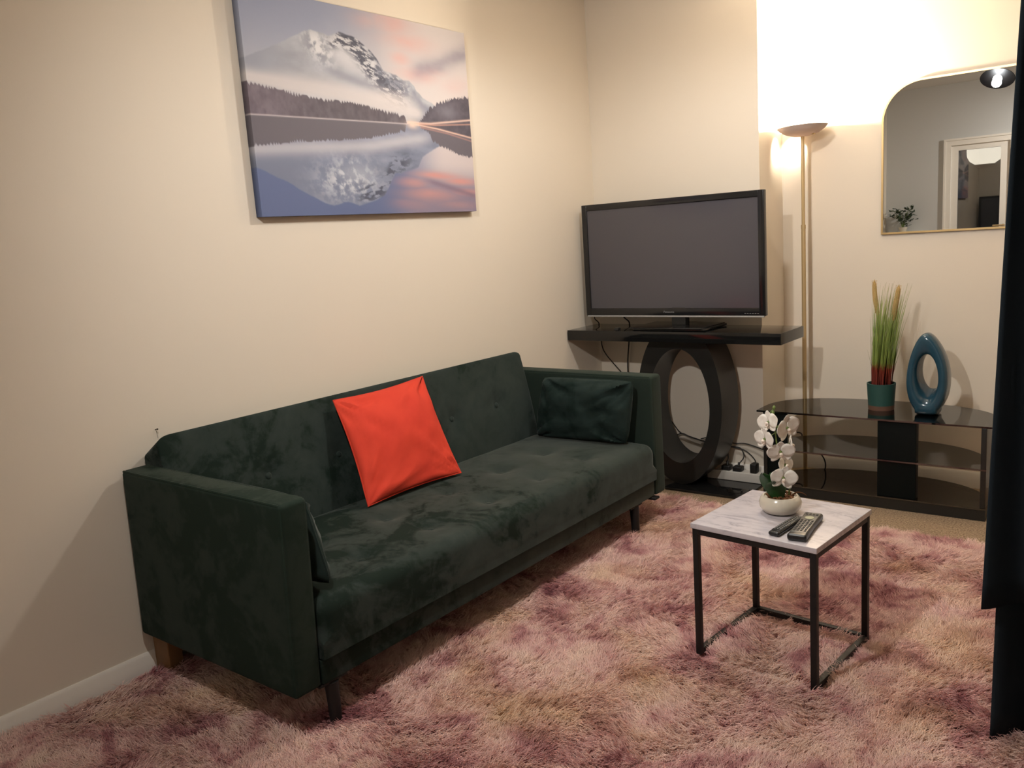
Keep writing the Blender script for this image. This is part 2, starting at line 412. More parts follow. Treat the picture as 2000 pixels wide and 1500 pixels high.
hp = thing('house_plant', 'small bushy green pot plant reflected low in the mirror', 'plant', (0.2, YR + .1, 1.105))
obj('pot', lathe([(0.03, 0.0), (0.045, 0.055), (0.047, 0.06), (0.041, 0.06), (0.038, 0.03)], (0.2, YR + .1, 1.105), 20), 'pot_white', hp)
R = random.Random(4); gs = []; st = []
for i in range(24):
    a = R.uniform(0, 6.28); l = R.uniform(.04, .13); top = V((0.2 + math.cos(a) * l * .9, YR + .1 + math.sin(a) * l * .55, 1.105 + R.uniform(.10, .27)))
    st.append(tube(smooth_path([(0.2, YR + .1, 1.14), (0.2 + math.cos(a) * l * .3, YR + .1, (1.14 + top.z) / 2 + .02), top], 4), .002, 5))
    for k in range(4):
        c = top + V((R.uniform(-.03, .03), R.uniform(-.02, .02), R.uniform(-.04, .02))); d = V((R.uniform(-1, 1), R.uniform(-1, 1), R.uniform(-.3, .6))).normalized(); s_ = d.cross(V((0, 0, 1))).normalized(); L = R.uniform(.045, .07)
        nrm = s_.cross(d) * .006
        gs.append(([c, c + d * L * .5 + s_ * L * .32 - nrm, c + d * L, c + d * L * .5 - s_ * L * .32 - nrm, c + d * L * .5], [(0, 4, 1), (1, 4, 2), (2, 4, 3), (3, 4, 0)]))
o = obj('leaves', join(*gs), 'house_leaf', hp); o['kind'] = 'stuff'
obj('stems', join(*st), 'stem', hp)

# ceiling spotlight (seen in the mirror)
SHADE = [(0.012, -0.035), (0.03, -0.032), (0.075, -0.018), (0.125, 0.004), (0.128, 0.003), (0.076, -0.022), (0.032, -0.037), (0.0115, -0.040)]
LENS = [(0.001, 0.030), (0.020, 0.026), (0.034, 0.010), (0.030, -0.008), (0.012, -0.03), (0.001, -0.032)]
def dish(pos, aim, label):
    t_ = thing('ceiling_light', label, 'ceiling light', (pos.x, pos.y, CEIL))
    obj('ceiling_plate', lathe([(0.05, -0.02), (0.055, -0.016), (0.055, 0.0)], (pos.x, pos.y, CEIL), 24), 'blackmetal', t_)
    mh = Matrix.Translation(pos - aim * 0.045) @ aim.to_track_quat('Z', 'Y').to_matrix().to_4x4()
    obj('shade', xf(lathe(SHADE, (0, 0, 0), 36, closed=True), mh), 'blackmetal', t_)
    obj('stem', tube([V((pos.x, pos.y, CEIL - .018)), pos - aim * .083], .008, 10), 'blackmetal', t_)
    obj('bulb', xf(lathe(LENS, (0, 0, 0), 24), mh), 'led', t_)
dish(SPOT, TILT['far'], 'black dish ceiling light with lit bulb, reflected at the mirror top')
dish(REAR_FILL, TILT['rear'], 'added unseen black dish light behind the camera, brightening the rear wall')
dish(PEND, TILT['near'], 'black dish ceiling light hanging above the middle of the rug')
# dim hall beyond the glazed door, with a lit wall lamp
struct(obj('wall_hall', join(box(-.1, 2.2, -6.9, -6.8, 0, CEIL), box(-.1, 0, -6.8, YR - .1, 0, CEIL), box(2.1, 2.2, -6.8, YR - .1, 0, CEIL), box(-.1, 2.2, -6.9, YR - .1, CEIL, CEIL + .1), box(-.1, 2.2, -6.9, YR - .1, -.1, 0)), 'hall'))
wl_ = thing('hall_wall_lamp', 'lit white half-bowl wall lamp seen through the door glass in the mirror', 'wall lamp', (.76, -6.8, 1.88))
obj('shade', xf(lathe([(0.002, 0.0), (0.10, 0.02), (0.16, 0.06), (0.19, 0.12), (0.195, 0.22), (0.17, 0.22), (.16, .10), (.002, .03)], (0, 0, 0), 28), Matrix.Translation((.76, -6.79, 1.80)) @ Matrix.Diagonal((1, .45, 1, 1))), 'hall_lamp', wl_)
obj('bracket', xf(lathe([(0.002, -0.03), (0.06, -0.02), (0.12, 0.012), (0.10, 0.02), (.002, 0.0)], (0, 0, 0), 24), Matrix.Translation((.76, -6.79, 1.80)) @ Matrix.Diagonal((1, .45, 1, 1))), 'blackmetal', wl_)

# ---------------------------------------------------------------- rug
def rug_half(y):   # right/left edges only end outside the frame
    return 0.03, 2.95
RY0, RY1 = -3.95, -0.57
nzr = VN(3)
def rug_edge(x): return RY1 - 0.012 * math.sin(x * 5 + 1) - (0.10 * max(0, x - 1.75) ** 1.6) + 0.03 * max(0, 0.9 - x)
gx = np.linspace(0.03, 2.95, 74); gy = np.linspace(0, 1, 84)
vv = []; ff = []
for top in (1, 0):
    for j, q in enumerate(gy):
        for i, x in enumerate(gx):
            y = RY0 + (rug_edge(x) - RY0) * q
            z = (0.012 + 0.006 * float(nzr(x * 14, y * 14))) if top else 0.001
            vv.append((x, y, z))
nx, ny = len(gx), len(gy)
for j in range(ny - 1):
    for i in range(nx - 1):
        a = j * nx + i; ff.append((a, a + 1, a + nx + 1, a + nx)); b = a + nx * ny; ff.append((b, b + nx, b + nx + 1, b + 1))
for i in range(nx - 1):
    for j in (0, ny - 1):
        a = j * nx + i; b = a + nx * ny; ff.append((a, b, b + 1, a + 1) if j == 0 else (a, a + 1, b + 1, b))
for j in range(ny - 1):
    for i in (0, nx - 1):
        a = j * nx + i; b = a + nx * ny; ff.append((a, a + nx, b + nx, b) if i == 0 else (a, b, b + nx, a + nx))
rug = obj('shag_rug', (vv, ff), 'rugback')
tag(rug, 'large fluffy dusty pink tie-dye shag rug on the carpet', 'rug')
# pile: strands in tufts
def build_pile():
    sp = 0.0135
    X, Y = np.meshgrid(np.arange(0.035, 2.945, sp), np.arange(RY0 + .005, RY1 + .06, sp), indexing='ij')
    X = X.ravel() + rng.uniform(-.5, .5, X.size) * sp; Y = Y.ravel() + rng.uniform(-.5, .5, X.size) * sp
    edge = RY1 - 0.012 * np.sin(X * 5 + 1) - 0.10 * np.maximum(0, X - 1.75) ** 1.6 + 0.03 * np.maximum(0, 0.9 - X)
    k = (Y < edge - 0.004) & (X > .035) & (X < 2.945); X = X[k]; Y = Y[k]; nT = X.size
    A, B, C2 = VN(11), VN(12), VN(15)
    ang = 2 * math.pi * 1.6 * A.fbm(X * 3.3, Y * 3.3, 3) + rng.normal(0, .45, nT) + 0.6
    lean = 0.62 + 0.35 * B(X * 9, Y * 9) + rng.normal(0, .12, nT)
    L = 0.046 * (0.8 + 0.4 * C2(X * 11, Y * 11)) * rng.uniform(.85, 1.12, nT)
    tu = (X - 1.6986) * math.cos(-0.0937) + (Y + 1.7288) * math.sin(-0.0937); tv_ = -(X - 1.6986) * math.sin(-0.0937) + (Y + 1.7288) * math.cos(-0.0937)
    ring = np.abs(np.maximum(np.abs(tu), np.abs(tv_)) - 0.184)                # pressed flat under the table's frame
    L = L * np.where(ring < 0.018, 0.42, 1.0); lean = lean + np.where(ring < 0.018, 0.35, 0.0)
    ns = 14
    root = np.repeat(np.stack([X, Y], 1), ns, 0) + rng.normal(0, sp * .36, (nT * ns, 2))
    root[:, 0] = np.clip(root[:, 0], .024, 2.96)
    ta = np.repeat(ang, ns) + rng.normal(0, .28, nT * ns); tl = np.clip(np.repeat(lean, ns) + rng.normal(0, .10, nT * ns), .15, 1.25)
    LL = np.repeat(L, ns) * rng.uniform(.75, 1.1, nT * ns)
    tip = np.repeat(np.stack([X, Y], 1), ns, 0)
    m = 5; t = np.linspace(0, 1, m)[None, :]
    N = nT * ns
    th = tl[:, None] * (0.35 + 1.05 * t)              # bends over towards the tip
    seg = LL[:, None] / (m - 1)
    hx = np.concatenate([np.zeros((N, 1)), np.cumsum((np.sin(th) * seg)[:, 1:], 1)], 1)
    hz = np.concatenate([np.zeros((N, 1)), np.cumsum((np.cos(th) * seg)[:, 1:], 1)], 1)
    wob = (ta[:, None] + 0.5 * np.sin(t * 3 + rng.uniform(0, 6.28, (N, 1))) * t)
    clump = 0.45 * t ** 1.1
    bx = root[:, 0:1] * (1 - clump) + tip[:, 0:1] * clump; by = root[:, 1:2] * (1 - clump) + tip[:, 1:2] * clump
    P = np.stack([bx + hx * np.cos(wob), by + hx * np.sin(wob), 0.010 + hz], 2)
    P[:, :, 0] = np.maximum(P[:, :, 0], 0.020)
    rad = np.array([.0009, .0009, .0008, .0006, .0002])[None, :].repeat(N, 0)
    cv = bpy.data.hair_curves.new('pile')
    cv.add_curves([m] * N)
    cv.position_data.foreach_set('vector', P.astype(np.float32).ravel())
    at = cv.attributes.get('radius') or cv.attributes.new('radius', 'FLOAT', 'POINT')
    at.data.foreach_set('value', rad.astype(np.float32).ravel())
    cv.materials.append(MAT['pile'])
    o = bpy.data.objects.new('pile', cv); COL.objects.link(o); o.parent = rug; o['kind'] = 'stuff'
    return o
build_pile()

# ---------------------------------------------------------------- sofa
SY0, SY1 = -2.894, -0.8125; AT = 0.089
sofa = thing('sofa', 'dark green velvet three-seat sofa with buttoned back against the left wall', 'sofa', (0.42, -1.853, 0))
nzs = VN(21)
seat_btn = [(0.665, y) for y in (-2.50, -2.19, -1.88, -1.56, -1.23)] + [(0.465, y) for y in (-2.51, -2.20, -1.87, -1.55, -1.25)]
def seat_fn(p):
    if p.z < 0.285 and p.x > 0.75: p = V((max(p.x, 0.826), p.y, p.z))
    if p.z < 0.285 and p.y < SY0 + AT + .047: p = V((p.x, SY0 + AT + .002, p.z))
    if p.z < 0.285 and p.y > SY1 - AT - .047: p = V((p.x, SY1 - AT - .002, p.z))
    if p.z > 0.30:
        u = (p.x - 0.2) / 0.62
        z = p.z + 0.010 * math.sin(math.pi * min(1, max(0, u))) * 1.0 + 0.006 * (float(nzs.fbm(p.x * 5, p.y * 5, 3)) - 0.5)
        for bx, by in seat_btn:
            d2 = (p.x - bx) ** 2 + (p.y - by) ** 2
            z -= 0.016 * math.exp(-d2 / 0.0026) + 0.008 * math.exp(-d2 / 0.0003)
        z -= 0.03 * max(0, (0.28 - p.x) / 0.12) ** 2 * 0.5
        return V((p.x, p.y, z))
    return p
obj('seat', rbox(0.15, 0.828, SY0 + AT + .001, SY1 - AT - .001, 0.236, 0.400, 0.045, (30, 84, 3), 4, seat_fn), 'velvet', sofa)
def bx_face(z): return 0.192 - (z - 0.36) * (0.192 - 0.102) / 0.44
back_btn = [(y, 0.575) for y in (-2.43, -2.11, -1.79, -1.465, -1.152)]
def back_fn(p):
    # p.x in 0..1 across thickness, p.z 0..1 up
    s, h = p.x, p.z
    fx, fz = 0.200 - h * 0.098, 0.32 + h * 0.478
    rx, rz = 0.09 - h * 0.084, 0.27 + h * 0.468
    x = rx + (fx - rx) * s; z = rz + (fz - rz) * s
    if s > 0.6:
        x += 0.008 * math.sin(math.pi * min(1, max(0, h)))
        for by, bz in back_btn:
            d2 = (p.y - by) ** 2 + (z - bz) ** 2
            x -= 0.018 * math.exp(-d2 / 0.0030) + 0.006 * math.exp(-d2 / 0.0003)
    return V((x, p.y, z))
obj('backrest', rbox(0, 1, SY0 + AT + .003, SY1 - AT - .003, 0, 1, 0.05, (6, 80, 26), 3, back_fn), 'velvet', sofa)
# buttons
def disc_btn(c, n, r=0.013):
    m = Matrix.Translation(c) @ V(n).to_track_quat('Z', 'Y').to_matrix().to_4x4()
    return xf(lathe([(r, -0.003), (r, 0.001), (r * .85, 0.004), (r * .5, 0.006), (0.001, 0.0065)], (0, 0, 0), 16), m)
for bx, by in seat_btn: obj('button', disc_btn((bx, by, seat_fn(V((bx, by, 0.400))).z + .002), (0, 0, 1)), 'velvet', sofa)
for by, bz in back_btn:
    h = (bz - 0.32) / 0.478; q = back_fn(V((1, by, h))); obj('button', disc_btn(q + V((.003, 0, .0005)), (1, 0, .2)), 'velvet', sofa)
for sgn, (a, b) in ((-1, (SY0, SY0 + AT)), (1, (SY1 - AT, SY1))):
    mid = (a + b) / 2
    def arm_fn(p, mid=mid, sgn=sgn):
        k = (p.z - 0.157) / 0.54
        return V((p.x + (0.012 * (k - .5) if p.x > .4 and sgn < 0 else 0), p.y + -sgn * 0.010 * (k - .5), p.z))
    o = obj('armrest', rbox(0.022, 0.818, a, b, 0.157, 0.701, 0.014, (16, 2, 12), 3, arm_fn), 'velvet_arm', sofa)
    for yy in (a + .006, b - .006):   # seam piping along the front and top edges
        pts = [(0.812, yy, 0.165), (0.812, yy, 0.685), (0.804, yy, 0.696), (0.03, yy, 0.697)]
        pts = [arm_fn(V(q)) for q in pts]
        obj('piping', tube(pts, 0.0042, 6), 'velvet_arm', o)
obj('base_rail', rbox(0.08, 0.812, SY0 + AT, SY1 - AT, 0.158, 0.232, 0.006, (1, 1, 1), 2), 'velvet', sofa)
for (lx, ly) in ((0.795, -2.765), (0.795, -1.06)):
    lg = obj('leg', tube([(lx, ly, 0.15), (lx + .004, ly, 0.006)], lambda s: 0.0205 - 0.004 * s, 18), 'blackmetal', sofa)
    obj('leg_plate', rbox(lx - .05, lx + .012, ly - .05, ly + .05, 0.150, 0.158, .002), 'blackmetal', lg)
br = obj('bracket', rbox(0.70, 0.83, SY1 - AT - .03, SY1 - AT + .012, 0.145, 0.157, .004), 'blackmetal', sofa)
for ly in (-2.835, -0.875):
    o = obj('rear_leg', rbox(0.012, 0.10, ly - .025, ly + .025, 0.014, 0.157, .004), 'wood', sofa); o['label'] = 'brown wooden block leg at the wall'

def pillow(P00, P10, P11, P01, T, n=34, pinch=0.05, seed=1, wr=0.006, power=0.55, rc=0.0):
    nz = VN(seed); a, b, c, d = [V(q) for q in (P00, P10, P11, P01)]
    nrm = (b - a).cross(d - a).normalized(); v = []; f = []
    def sm(i): return math.sin((i / n - .5) * math.pi)
    for side in (1, -1):
        for j in range(n + 1):
            for i in range(n + 1):
                u, w = sm(i), sm(j)
                k_ = 1 - rc * (u * w) ** 6; uu = u * (1 - pinch * (1 - w * w)) * k_; ww = w * (1 - pinch * (1 - u * u)) * k_
                s, t_ = (uu + 1) / 2, (ww + 1) / 2
                p = a * (1 - s) * (1 - t_) + b * s * (1 - t_) + c * s * t_ + d * (1 - s) * t_
                h = T * max(0, (1 - u * u) * (1 - w * w)) ** power
                e = min(1, 6 * (1 - max(abs(u), abs(w))))
                # creases radiating from corners and edges
                ang = math.atan2(abs(w) - 1.15, abs(u) - 1.15)
                cr = (float(nz(ang * 9 + (3 if u > 0 else 0), (5 if w > 0 else 0) + (abs(u) + abs(w)) * 1.2)) - .5) * wr * 2.4 * (abs(u) * abs(w)) ** .5
                bl = (float(nz.fbm(u * 2.2 + 9, w * 2.2 + 3, 3)) - .5) * wr * 2
                v.append(p + nrm * side * (h + (cr + bl) * e))
    m = (n + 1) * (n + 1)
    for s_ in range(2):
        for j in range(n):
            for i in range(n):
                q = s_ * m + j * (n + 1) + i; fa = (q, q + 1, q + n + 2, q + n + 1); f.append(fa if s_ == 0 else tuple(reversed(fa)))
    return v, f
def weld(o, d=0.0006):
    bm = bmesh.new(); bm.from_mesh(o.data); bmesh.ops.remove_doubles(bm, verts=bm.verts, dist=d); bmesh.ops.recalc_face_normals(bm, faces=bm.faces); bm.to_mesh(o.data); bm.free(); return o
def cushion(name, corners, T, mat, label, seed, group=None, pinch=.05, wr=.006, power=.55, rc=0.0):
    c = sum((V(q) for q in corners), V((0, 0, 0))) / 4
    base = V((c.x, c.y, min(q[2] for q in corners)))
    t = thing(name, label, 'cushion', base, group)
    weld(obj('cover', pillow(*corners, T, seed=seed, pinch=pinch, wr=wr, power=power, rc=rc), mat, t, angle=70))
    # piped seam round the edge
    pts = []
    a, b, cc, d = [V(q) for q in corners]
    for (p, q) in ((a, b), (b, cc), (cc, d), (d, a)):
        ctr = (a + b + cc + d) / 4
        for k in range(10):
            s = k / 10; m_ = p.lerp(q, s); m_ = m_ + (ctr - m_) * (pinch * 4 * s * (1 - s) * .98 + rc * (2 * s - 1) ** 6); pts.append(m_)
    obj('seam', tube(pts, 0.003, 6, closed=True), mat, t)
    return t
cushion('throw_cushion', [(.335, -2.165, .414), (.365, -1.685, .418), (.150, -1.640, .795), (.150, -2.122, .786)], .062, 'orange',
        'plain bright orange-red square cushion leaning on the green sofa back', 5, pinch=.055, wr=.016, power=.5)
cushion('arm_cushion', [(.235, -0.990, .402), (.735, -0.990, .408), (.77, -0.972, .692), (.285, -0.972, .688)], .066, 'velvet_cushion',
        'dark green velvet cushion against the far sofa arm, nearest the television', 8, 'green cushions on the sofa', pinch=.012, wr=.022, power=.36, rc=.05)
cushion('arm_cushion', [(.80, -2.73, .422), (.31, -2.73, .404), (.29, -2.76, .680), (.755, -2.76, .676)], .045, 'velvet_cushion',
        'dark green velvet cushion mostly hidden inside the near left sofa arm', 9, 'green cushions on the sofa', pinch=.012, wr=.022, power=.36, rc=.05)

# ---------------------------------------------------------------- console table with oval ring
con = thing('console_table', 'black high-gloss console table with oval ring pedestal under the television', 'console table', (0.6, -0.2, 0))
obj('tabletop', rbox(0.006, 1.188, -0.3445, -0.040, 0.769, 0.823, .002), 'gloss_black', con)
rcx = 0.618
n = 72; v = []; f = []
for (y) in (-0.265, -0.055):
    for (a, b, rcz) in ((0.236, 0.427, 0.440), (0.170, 0.300, 0.4265)):
        for k in range(n):
            th = 2 * math.pi * k / n; v.append((rcx + a * math.cos(th), y, min(rcz + b * math.sin(th), 0.7685)))
for k in range(n):
    k2 = (k + 1) % n
    f += [(k, k2, n + k2, n + k), (2 * n + k, 3 * n + k, 3 * n + k2, 2 * n + k2), (k, 2 * n + k, 2 * n + k2, k2), (n + k, n + k2, 3 * n + k2, 3 * n + k)]
o = fixn(obj('ring_pedestal', (v, f), 'satin_black', con)); o['label'] = 'oval ring pedestal'
for x, z in ((0.695, 0.742), (0.69, 0.735)): pass
obj('base', rbox(0.20, 0.995, -0.352, -0.03, 0.001, 0.013, .002), 'gloss_black', con)

# ---------------------------------------------------------------- television
tv = thing('television', 'large black flat-screen television, switched off, on the console table', 'television', (0.55, -0.17, 0.823))
tx0, tx1, tz0, tz1, ty = 0.042, 1.061, 0.887, 1.484, -0.2
fw, fb = 0.032, 0.040
fr = join(rbox(tx0, tx0 + fw, ty, ty + .03, tz0, tz1, .004), rbox(tx1 - fw, tx1, ty, ty + .03, tz0, tz1, .004), rbox(tx0 + fw - .004, tx1 - fw + .004, ty, ty + .03, tz1 - fw, tz1, .004), rbox(tx0 + fw - .004, tx1 - fw + .004, ty, ty + .03, tz0, tz0 + fb, .004))
bz = obj('bezel', fr, 'tv_bezel', tv)
obj('screen', box(tx0 + fw - .003, tx1 - fw + .003, ty + .006, ty + .02, tz0 + fb - .003, tz1 - fw + .003), 'tv_screen', tv)
obj('back_cover', join(rbox(tx0 + .01, tx1 - .01, ty + .02, ty + .055, tz0 + .01, tz1 - .01, .01), rbox(tx0 + .15, tx1 - .15, ty + .05, ty + .085, tz0 + .06, tz1 - .15, .015)), 'satin_black', tv)
o = obj('lower_lip', rbox(tx0 + .01, tx1 - .006, ty - .004, ty + .01, tz0 - .006, tz0 + .002, .002), 'tv_lip', tv); o['label'] = 'pale translucent lower edge'
st = obj('stand', join(rbox(0.40, 0.80, -0.325, -0.055, 0.8235, 0.836, .004), rbox(0.385, 0.785, -0.335, -0.045, 0.833, 0.840, .003)), 'gloss_black', tv)
obj('neck', rbox(0.560, 0.638, -0.198, -0.150, 0.838, 0.93, .004), 'satin_black', st)
def text(s_, size, name, mat, parent, loc):
    cu = bpy.data.curves.new(name, 'FONT'); cu.body = s_; cu.size = size; cu.extrude = 0.0003; cu.align_x = 'CENTER'; cu.align_y = 'CENTER'
    to = bpy.data.objects.new('tmp', cu); COL.objects.link(to); bpy.context.view_layer.update()
    me = bpy.data.meshes.new_from_object(to.evaluated_get(bpy.context.evaluated_depsgraph_get())); bpy.data.objects.remove(to); bpy.data.curves.remove(cu)
    m = Matrix.Translation(loc) @ Matrix.Rotation(math.pi / 2, 4, 'X')
    vs = [m @ vv_.co for vv_ in me.vertices]; fs = [tuple(p.vertices) for p in me.polygons]; bpy.data.meshes.remove(me)
    return obj(name, (vs, fs), mat, parent, smooth=False)
text('Panasonic', 0.0155, 'logo_lettering', 'logo', bz, V((0.548, ty - .0012, tz0 + .021)))
obj('status_markings', join(*[box(0.955 + i * .013, 0.963 + i * .013, ty - .001, ty + .001, tz0 + .012, tz0 + .015) for i in range(6)]), 'logo', bz)

# ---------------------------------------------------------------- torchiere
lp = thing('floor_lamp', 'tall brass uplighter floor lamp, lit, in the alcove corner', 'floor lamp', (LAMP.x, LAMP.y, 0))
cx, cy = LAMP.x, LAMP.y
obj('base', lathe([(0.10, 0.001), (0.10, 0.010), (0.095, 0.016), (0.03, 0.026), (0.014, 0.034)], (cx, cy, 0), 40), 'brass', lp)
obj('pole', join(lathe([(0.0105, 0.03), (0.0105, 1.30)], (cx, cy, 0), 16), lathe([(0.0085, 1.30), (0.0085, 1.735)], (cx, cy, 0), 16), lathe([(0.0118, 1.285), (0.0118, 1.305)], (cx, cy, 0), 16)), 'brass', lp)
mb = Matrix.Translation((cx, cy, 1.735)) @ Matrix.Rotation(math.radians(-1.5), 4, 'Y')
prof = [(0.004, 0.0), (0.045, 0.004), (0.08, 0.015), (0.105, 0.030), (0.122, 0.046)]
bg = (lathe(prof + [(r - .003 if i else .003, z + .003) for i, (r, z) in reversed(list(enumerate(prof)))], (0, 0, 0), 48, closed=True))
def vent(fc):   # small cooling vents in the back of the bowl
    cxy = sum((V(bg[0][k]) for k in fc), V((0, 0, 0))) / 4; r_ = math.hypot(cxy.x, cxy.y); a_ = math.degrees(math.atan2(cxy.y, cxy.x)) % 360
    return 0.05 < r_ < 0.078 and any(lo < a_ < hi_ for lo, hi_ in ((118, 127), (163, 172)))
obj('bowl', xf((bg[0], [f_ for f_ in bg[1] if not vent(f_)]), mb), 'bowl', lp)
obj('bulb', lathe([(0.006, -0.028), (0.008, -0.02), (0.008, 0.0), (0.001, 0.004)], (cx + .045, cy, 1.772), 14), 'bulb', lp)
obj('bulb_holder', rbox(cx + .03, cx + .06, cy - .012, cy + .012, 1.740, 1.747, .003), 'brass', lp)

# ---------------------------------------------------------------- mirror
YM = YA - 0.009
mir = thing('wall_mirror', 'brass-framed wall mirror with rounded upper corners on the alcove wall', 'mirror', (1.86, YA, 1.24))
mx0, mx1, mz0, mz1, mr = 1.462, 2.262, 1.241, 1.933, 0.172
def mirror_outline(e):
    pts = [(mx0 - e, mz0 - e), (mx1 + e, mz0 - e)]; R_ = mr + e
    for k in range(17):
        a = math.pi / 2 * k / 16; pts.append((mx1 + e - R_ + R_ * math.cos(a), mz1 + e - R_ + R_ * math.sin(a)))
    for k in range(17):
        a = math.pi / 2 * (1 + k / 16); pts.append((mx0 - e + R_ + R_ * math.cos(a), mz1 + e - R_ + R_ * math.sin(a)))
    return pts
fixn(obj('glass', prism(mirror_outline(0), 1, YM, YM + .004), 'mirror', mir))
oi, oo = mirror_outline(-.001), mirror_outline(0.008); n = len(oi); v = []; f = []
for yy in (YM - .004, YA - .001):
    v += [(x, yy, z) for x, z in oi] + [(x, yy, z) for x, z in oo]
for k in range(n):
    k2 = (k + 1) % n; f += [(k, k2, n + k2, n + k), (2 * n + k, 3 * n + k, 3 * n + k2, 2 * n + k2), (k, 2 * n + k, 2 * n + k2, k2), (n + k, n + k2, 3 * n + k2, 3 * n + k)]
fixn(obj('frame', (v, f), 'brass_pale', mir))

# ---------------------------------------------------------------- glass TV unit
un = thing('tv_unit', 'low black glass television stand with three curved shelves in the alcove', 'tv stand', (1.52, 0.0, 0))
ux0, ux1, uf = 1.003, 2.037, -0.190
def dshape(x0, x1, yf, yb, straight, k=2.6):
    w = (x1 - x0) / 2; cx_ = (x0 + x1) / 2; pts = [(x0, yf), (x1, yf)]
    ys = yf + straight
    for i in range(33):
        a = math.pi * i / 32; c, s_ = math.cos(a), math.sin(a)
        pts.append((cx_ + w * math.copysign(abs(c) ** (2 / k), c), ys + (yb - ys) * s_ ** (2 / k)))
    return pts
for nm, (x0, x1, yb, z0, z1, st_) in {'top': (ux0, ux1, 0.232, 0.412, 0.420, .10), 'middle': (1.03, 2.012, 0.225, 0.225, 0.232, .02), 'bottom': (1.03, 2.012, 0.205, 0.050, 0.057, .02)}.items():
    o = fixn(obj('shelf', prism(dshape(x0, x1, uf, yb, st_, 2.5), 2, z0, z1), 'smoked', un)); o['label'] = nm + ' smoked glass shelf'
obj('post', rbox(1.034, 1.052, uf + .002, uf + .13, 0.057, 0.412, .003), 'satin_black', un)
obj('side_panel', rbox(1.034, 1.148, uf + .012, uf + .03, 0.057, 0.412, .002), 'panel_black', un)
obj('centre_column', rbox(1.568, 1.732, uf + .012, uf + .06, 0.057, 0.412, .003), 'panel_black', un)
obj('post', rbox(1.99, 2.012, uf + .002, uf + .13, 0.057, 0.412, .003), 'satin_black', un)
fixn(obj('plinth', prism(dshape(1.03, 2.012, uf + .004, 0.19, .02, 2.5), 2, 0.001, 0.050), 'satin_black', un))

# ---------------------------------------------------------------- potted grass
gp = thing('potted_grass', 'artificial tall grass with straw seed heads in a teal pot', 'plant', (1.53, 0.03, 0.4202))
gc = V((1.53, 0.03, 0.4202))
obj('pot', lathe([(0.058, 0.022), (0.064, 0.123), (0.064, 0.126), (0.059, 0.126), (0.055, 0.10), (0.001, 0.10)], gc, 36), 'teal_pot', gp)
o = obj('pot_foot', lathe([(0.057, 0.0), (0.0585, 0.022)], gc, 36), 'pot_base', gp); o['label'] = 'brown band at the foot of the pot'
obj('soil', lathe([(0.056, 0.099), (0.054, 0.105), (0.001, 0.108)], gc, 24), 'soil', gp)
R = random.Random(11); gs = []
for i in range(270):
    a = R.uniform(0, 6.28); rr = 0.045 * math.sqrt(R.random())
    b = gc + V((rr * math.cos(a) + .002, rr * math.sin(a), 0.10))
    H = R.uniform(.30, .50) if i > 40 else R.uniform(.18, .34)
    leanx = 0.055 * (H / .5) ** 2 + rr * math.cos(a) * R.uniform(.1, .8) + R.gauss(0, .011); leany = rr * math.sin(a) * R.uniform(.3, 1.2) + R.gauss(0, .012)
    w = R.uniform(.0014, .0030); ax = R.uniform(0, 3.14); wd = V((math.cos(ax), math.sin(ax), 0)); N_ = 5; vs = []; fs = []
    for k in range(N_ + 1):
        s_ = k / N_; c = b + V((leanx * s_ ** 1.6, leany * s_ ** 1.6, H * s_)); ww = w * (1 - .85 * s_ ** 2)
        nn = wd.cross(V((0, 0, 1))) * ww * .4
        vs += [c - wd * ww, c + nn, c + wd * ww]
    for k in range(N_):
        for e in range(2):
            q = k * 3 + e; fs.append((q, q + 1, q + 4, q + 3))
    gs.append((vs, fs))
o = obj('grass_blades', join(*gs), 'grass', gp, smooth=False); o['kind'] = 'stuff'
def seed_head(pts, r):
    P = smooth_path(pts, 8); v0 = []; n_ = len(P); segs = []
    g1 = tube(P, lambda s_: r * (0.35 + 0.65 * math.sin(math.pi * min(1, s_ * .9 + .08)) ** .6) if s_ < .85 else r * max(.12, (1 - s_) * 4), 10)
    bits = [g1]
    Rr = random.Random(3)
    for i in range(2, n_ - 2):
        for k in range(7):
            a = k * .9 + i * .5; d = V((math.cos(a), math.sin(a), .6)).normalized(); c = P[i] + V((math.cos(a), math.sin(a), 0)) * r * .7
            s2 = d.cross(V((0, 0, 1))).normalized() * .0018
            bits.append(([c - s2, c + s2, c + d * .008, c + d * .002 + V((0, 0, .002))], [(0, 1, 2), (0, 3, 1), (1, 3, 2), (0, 2, 3)]))
    return join(*bits)
for pts, r, base in (([(1.513, 0.03, .865), (1.502, .03, .93), (1.497, .03, .985), (1.496, .03, 1.035)], .0105, (1.518, .03, .52)), ([(1.583, 0.02, .845), (1.590, .02, .90), (1.600, .02, .96), (1.607, .02, 1.01)], .0115, (1.55, .025, .52))):
    o = obj('seed_head', seed_head(pts, r), 'seedhead', gp)
    obj('stalk', tube(smooth_path([base, (base[0] * .5 + pts[0][0] * .5 + .002, base[1], .70), pts[0]], 6), .0014, 6), 'grass', o)

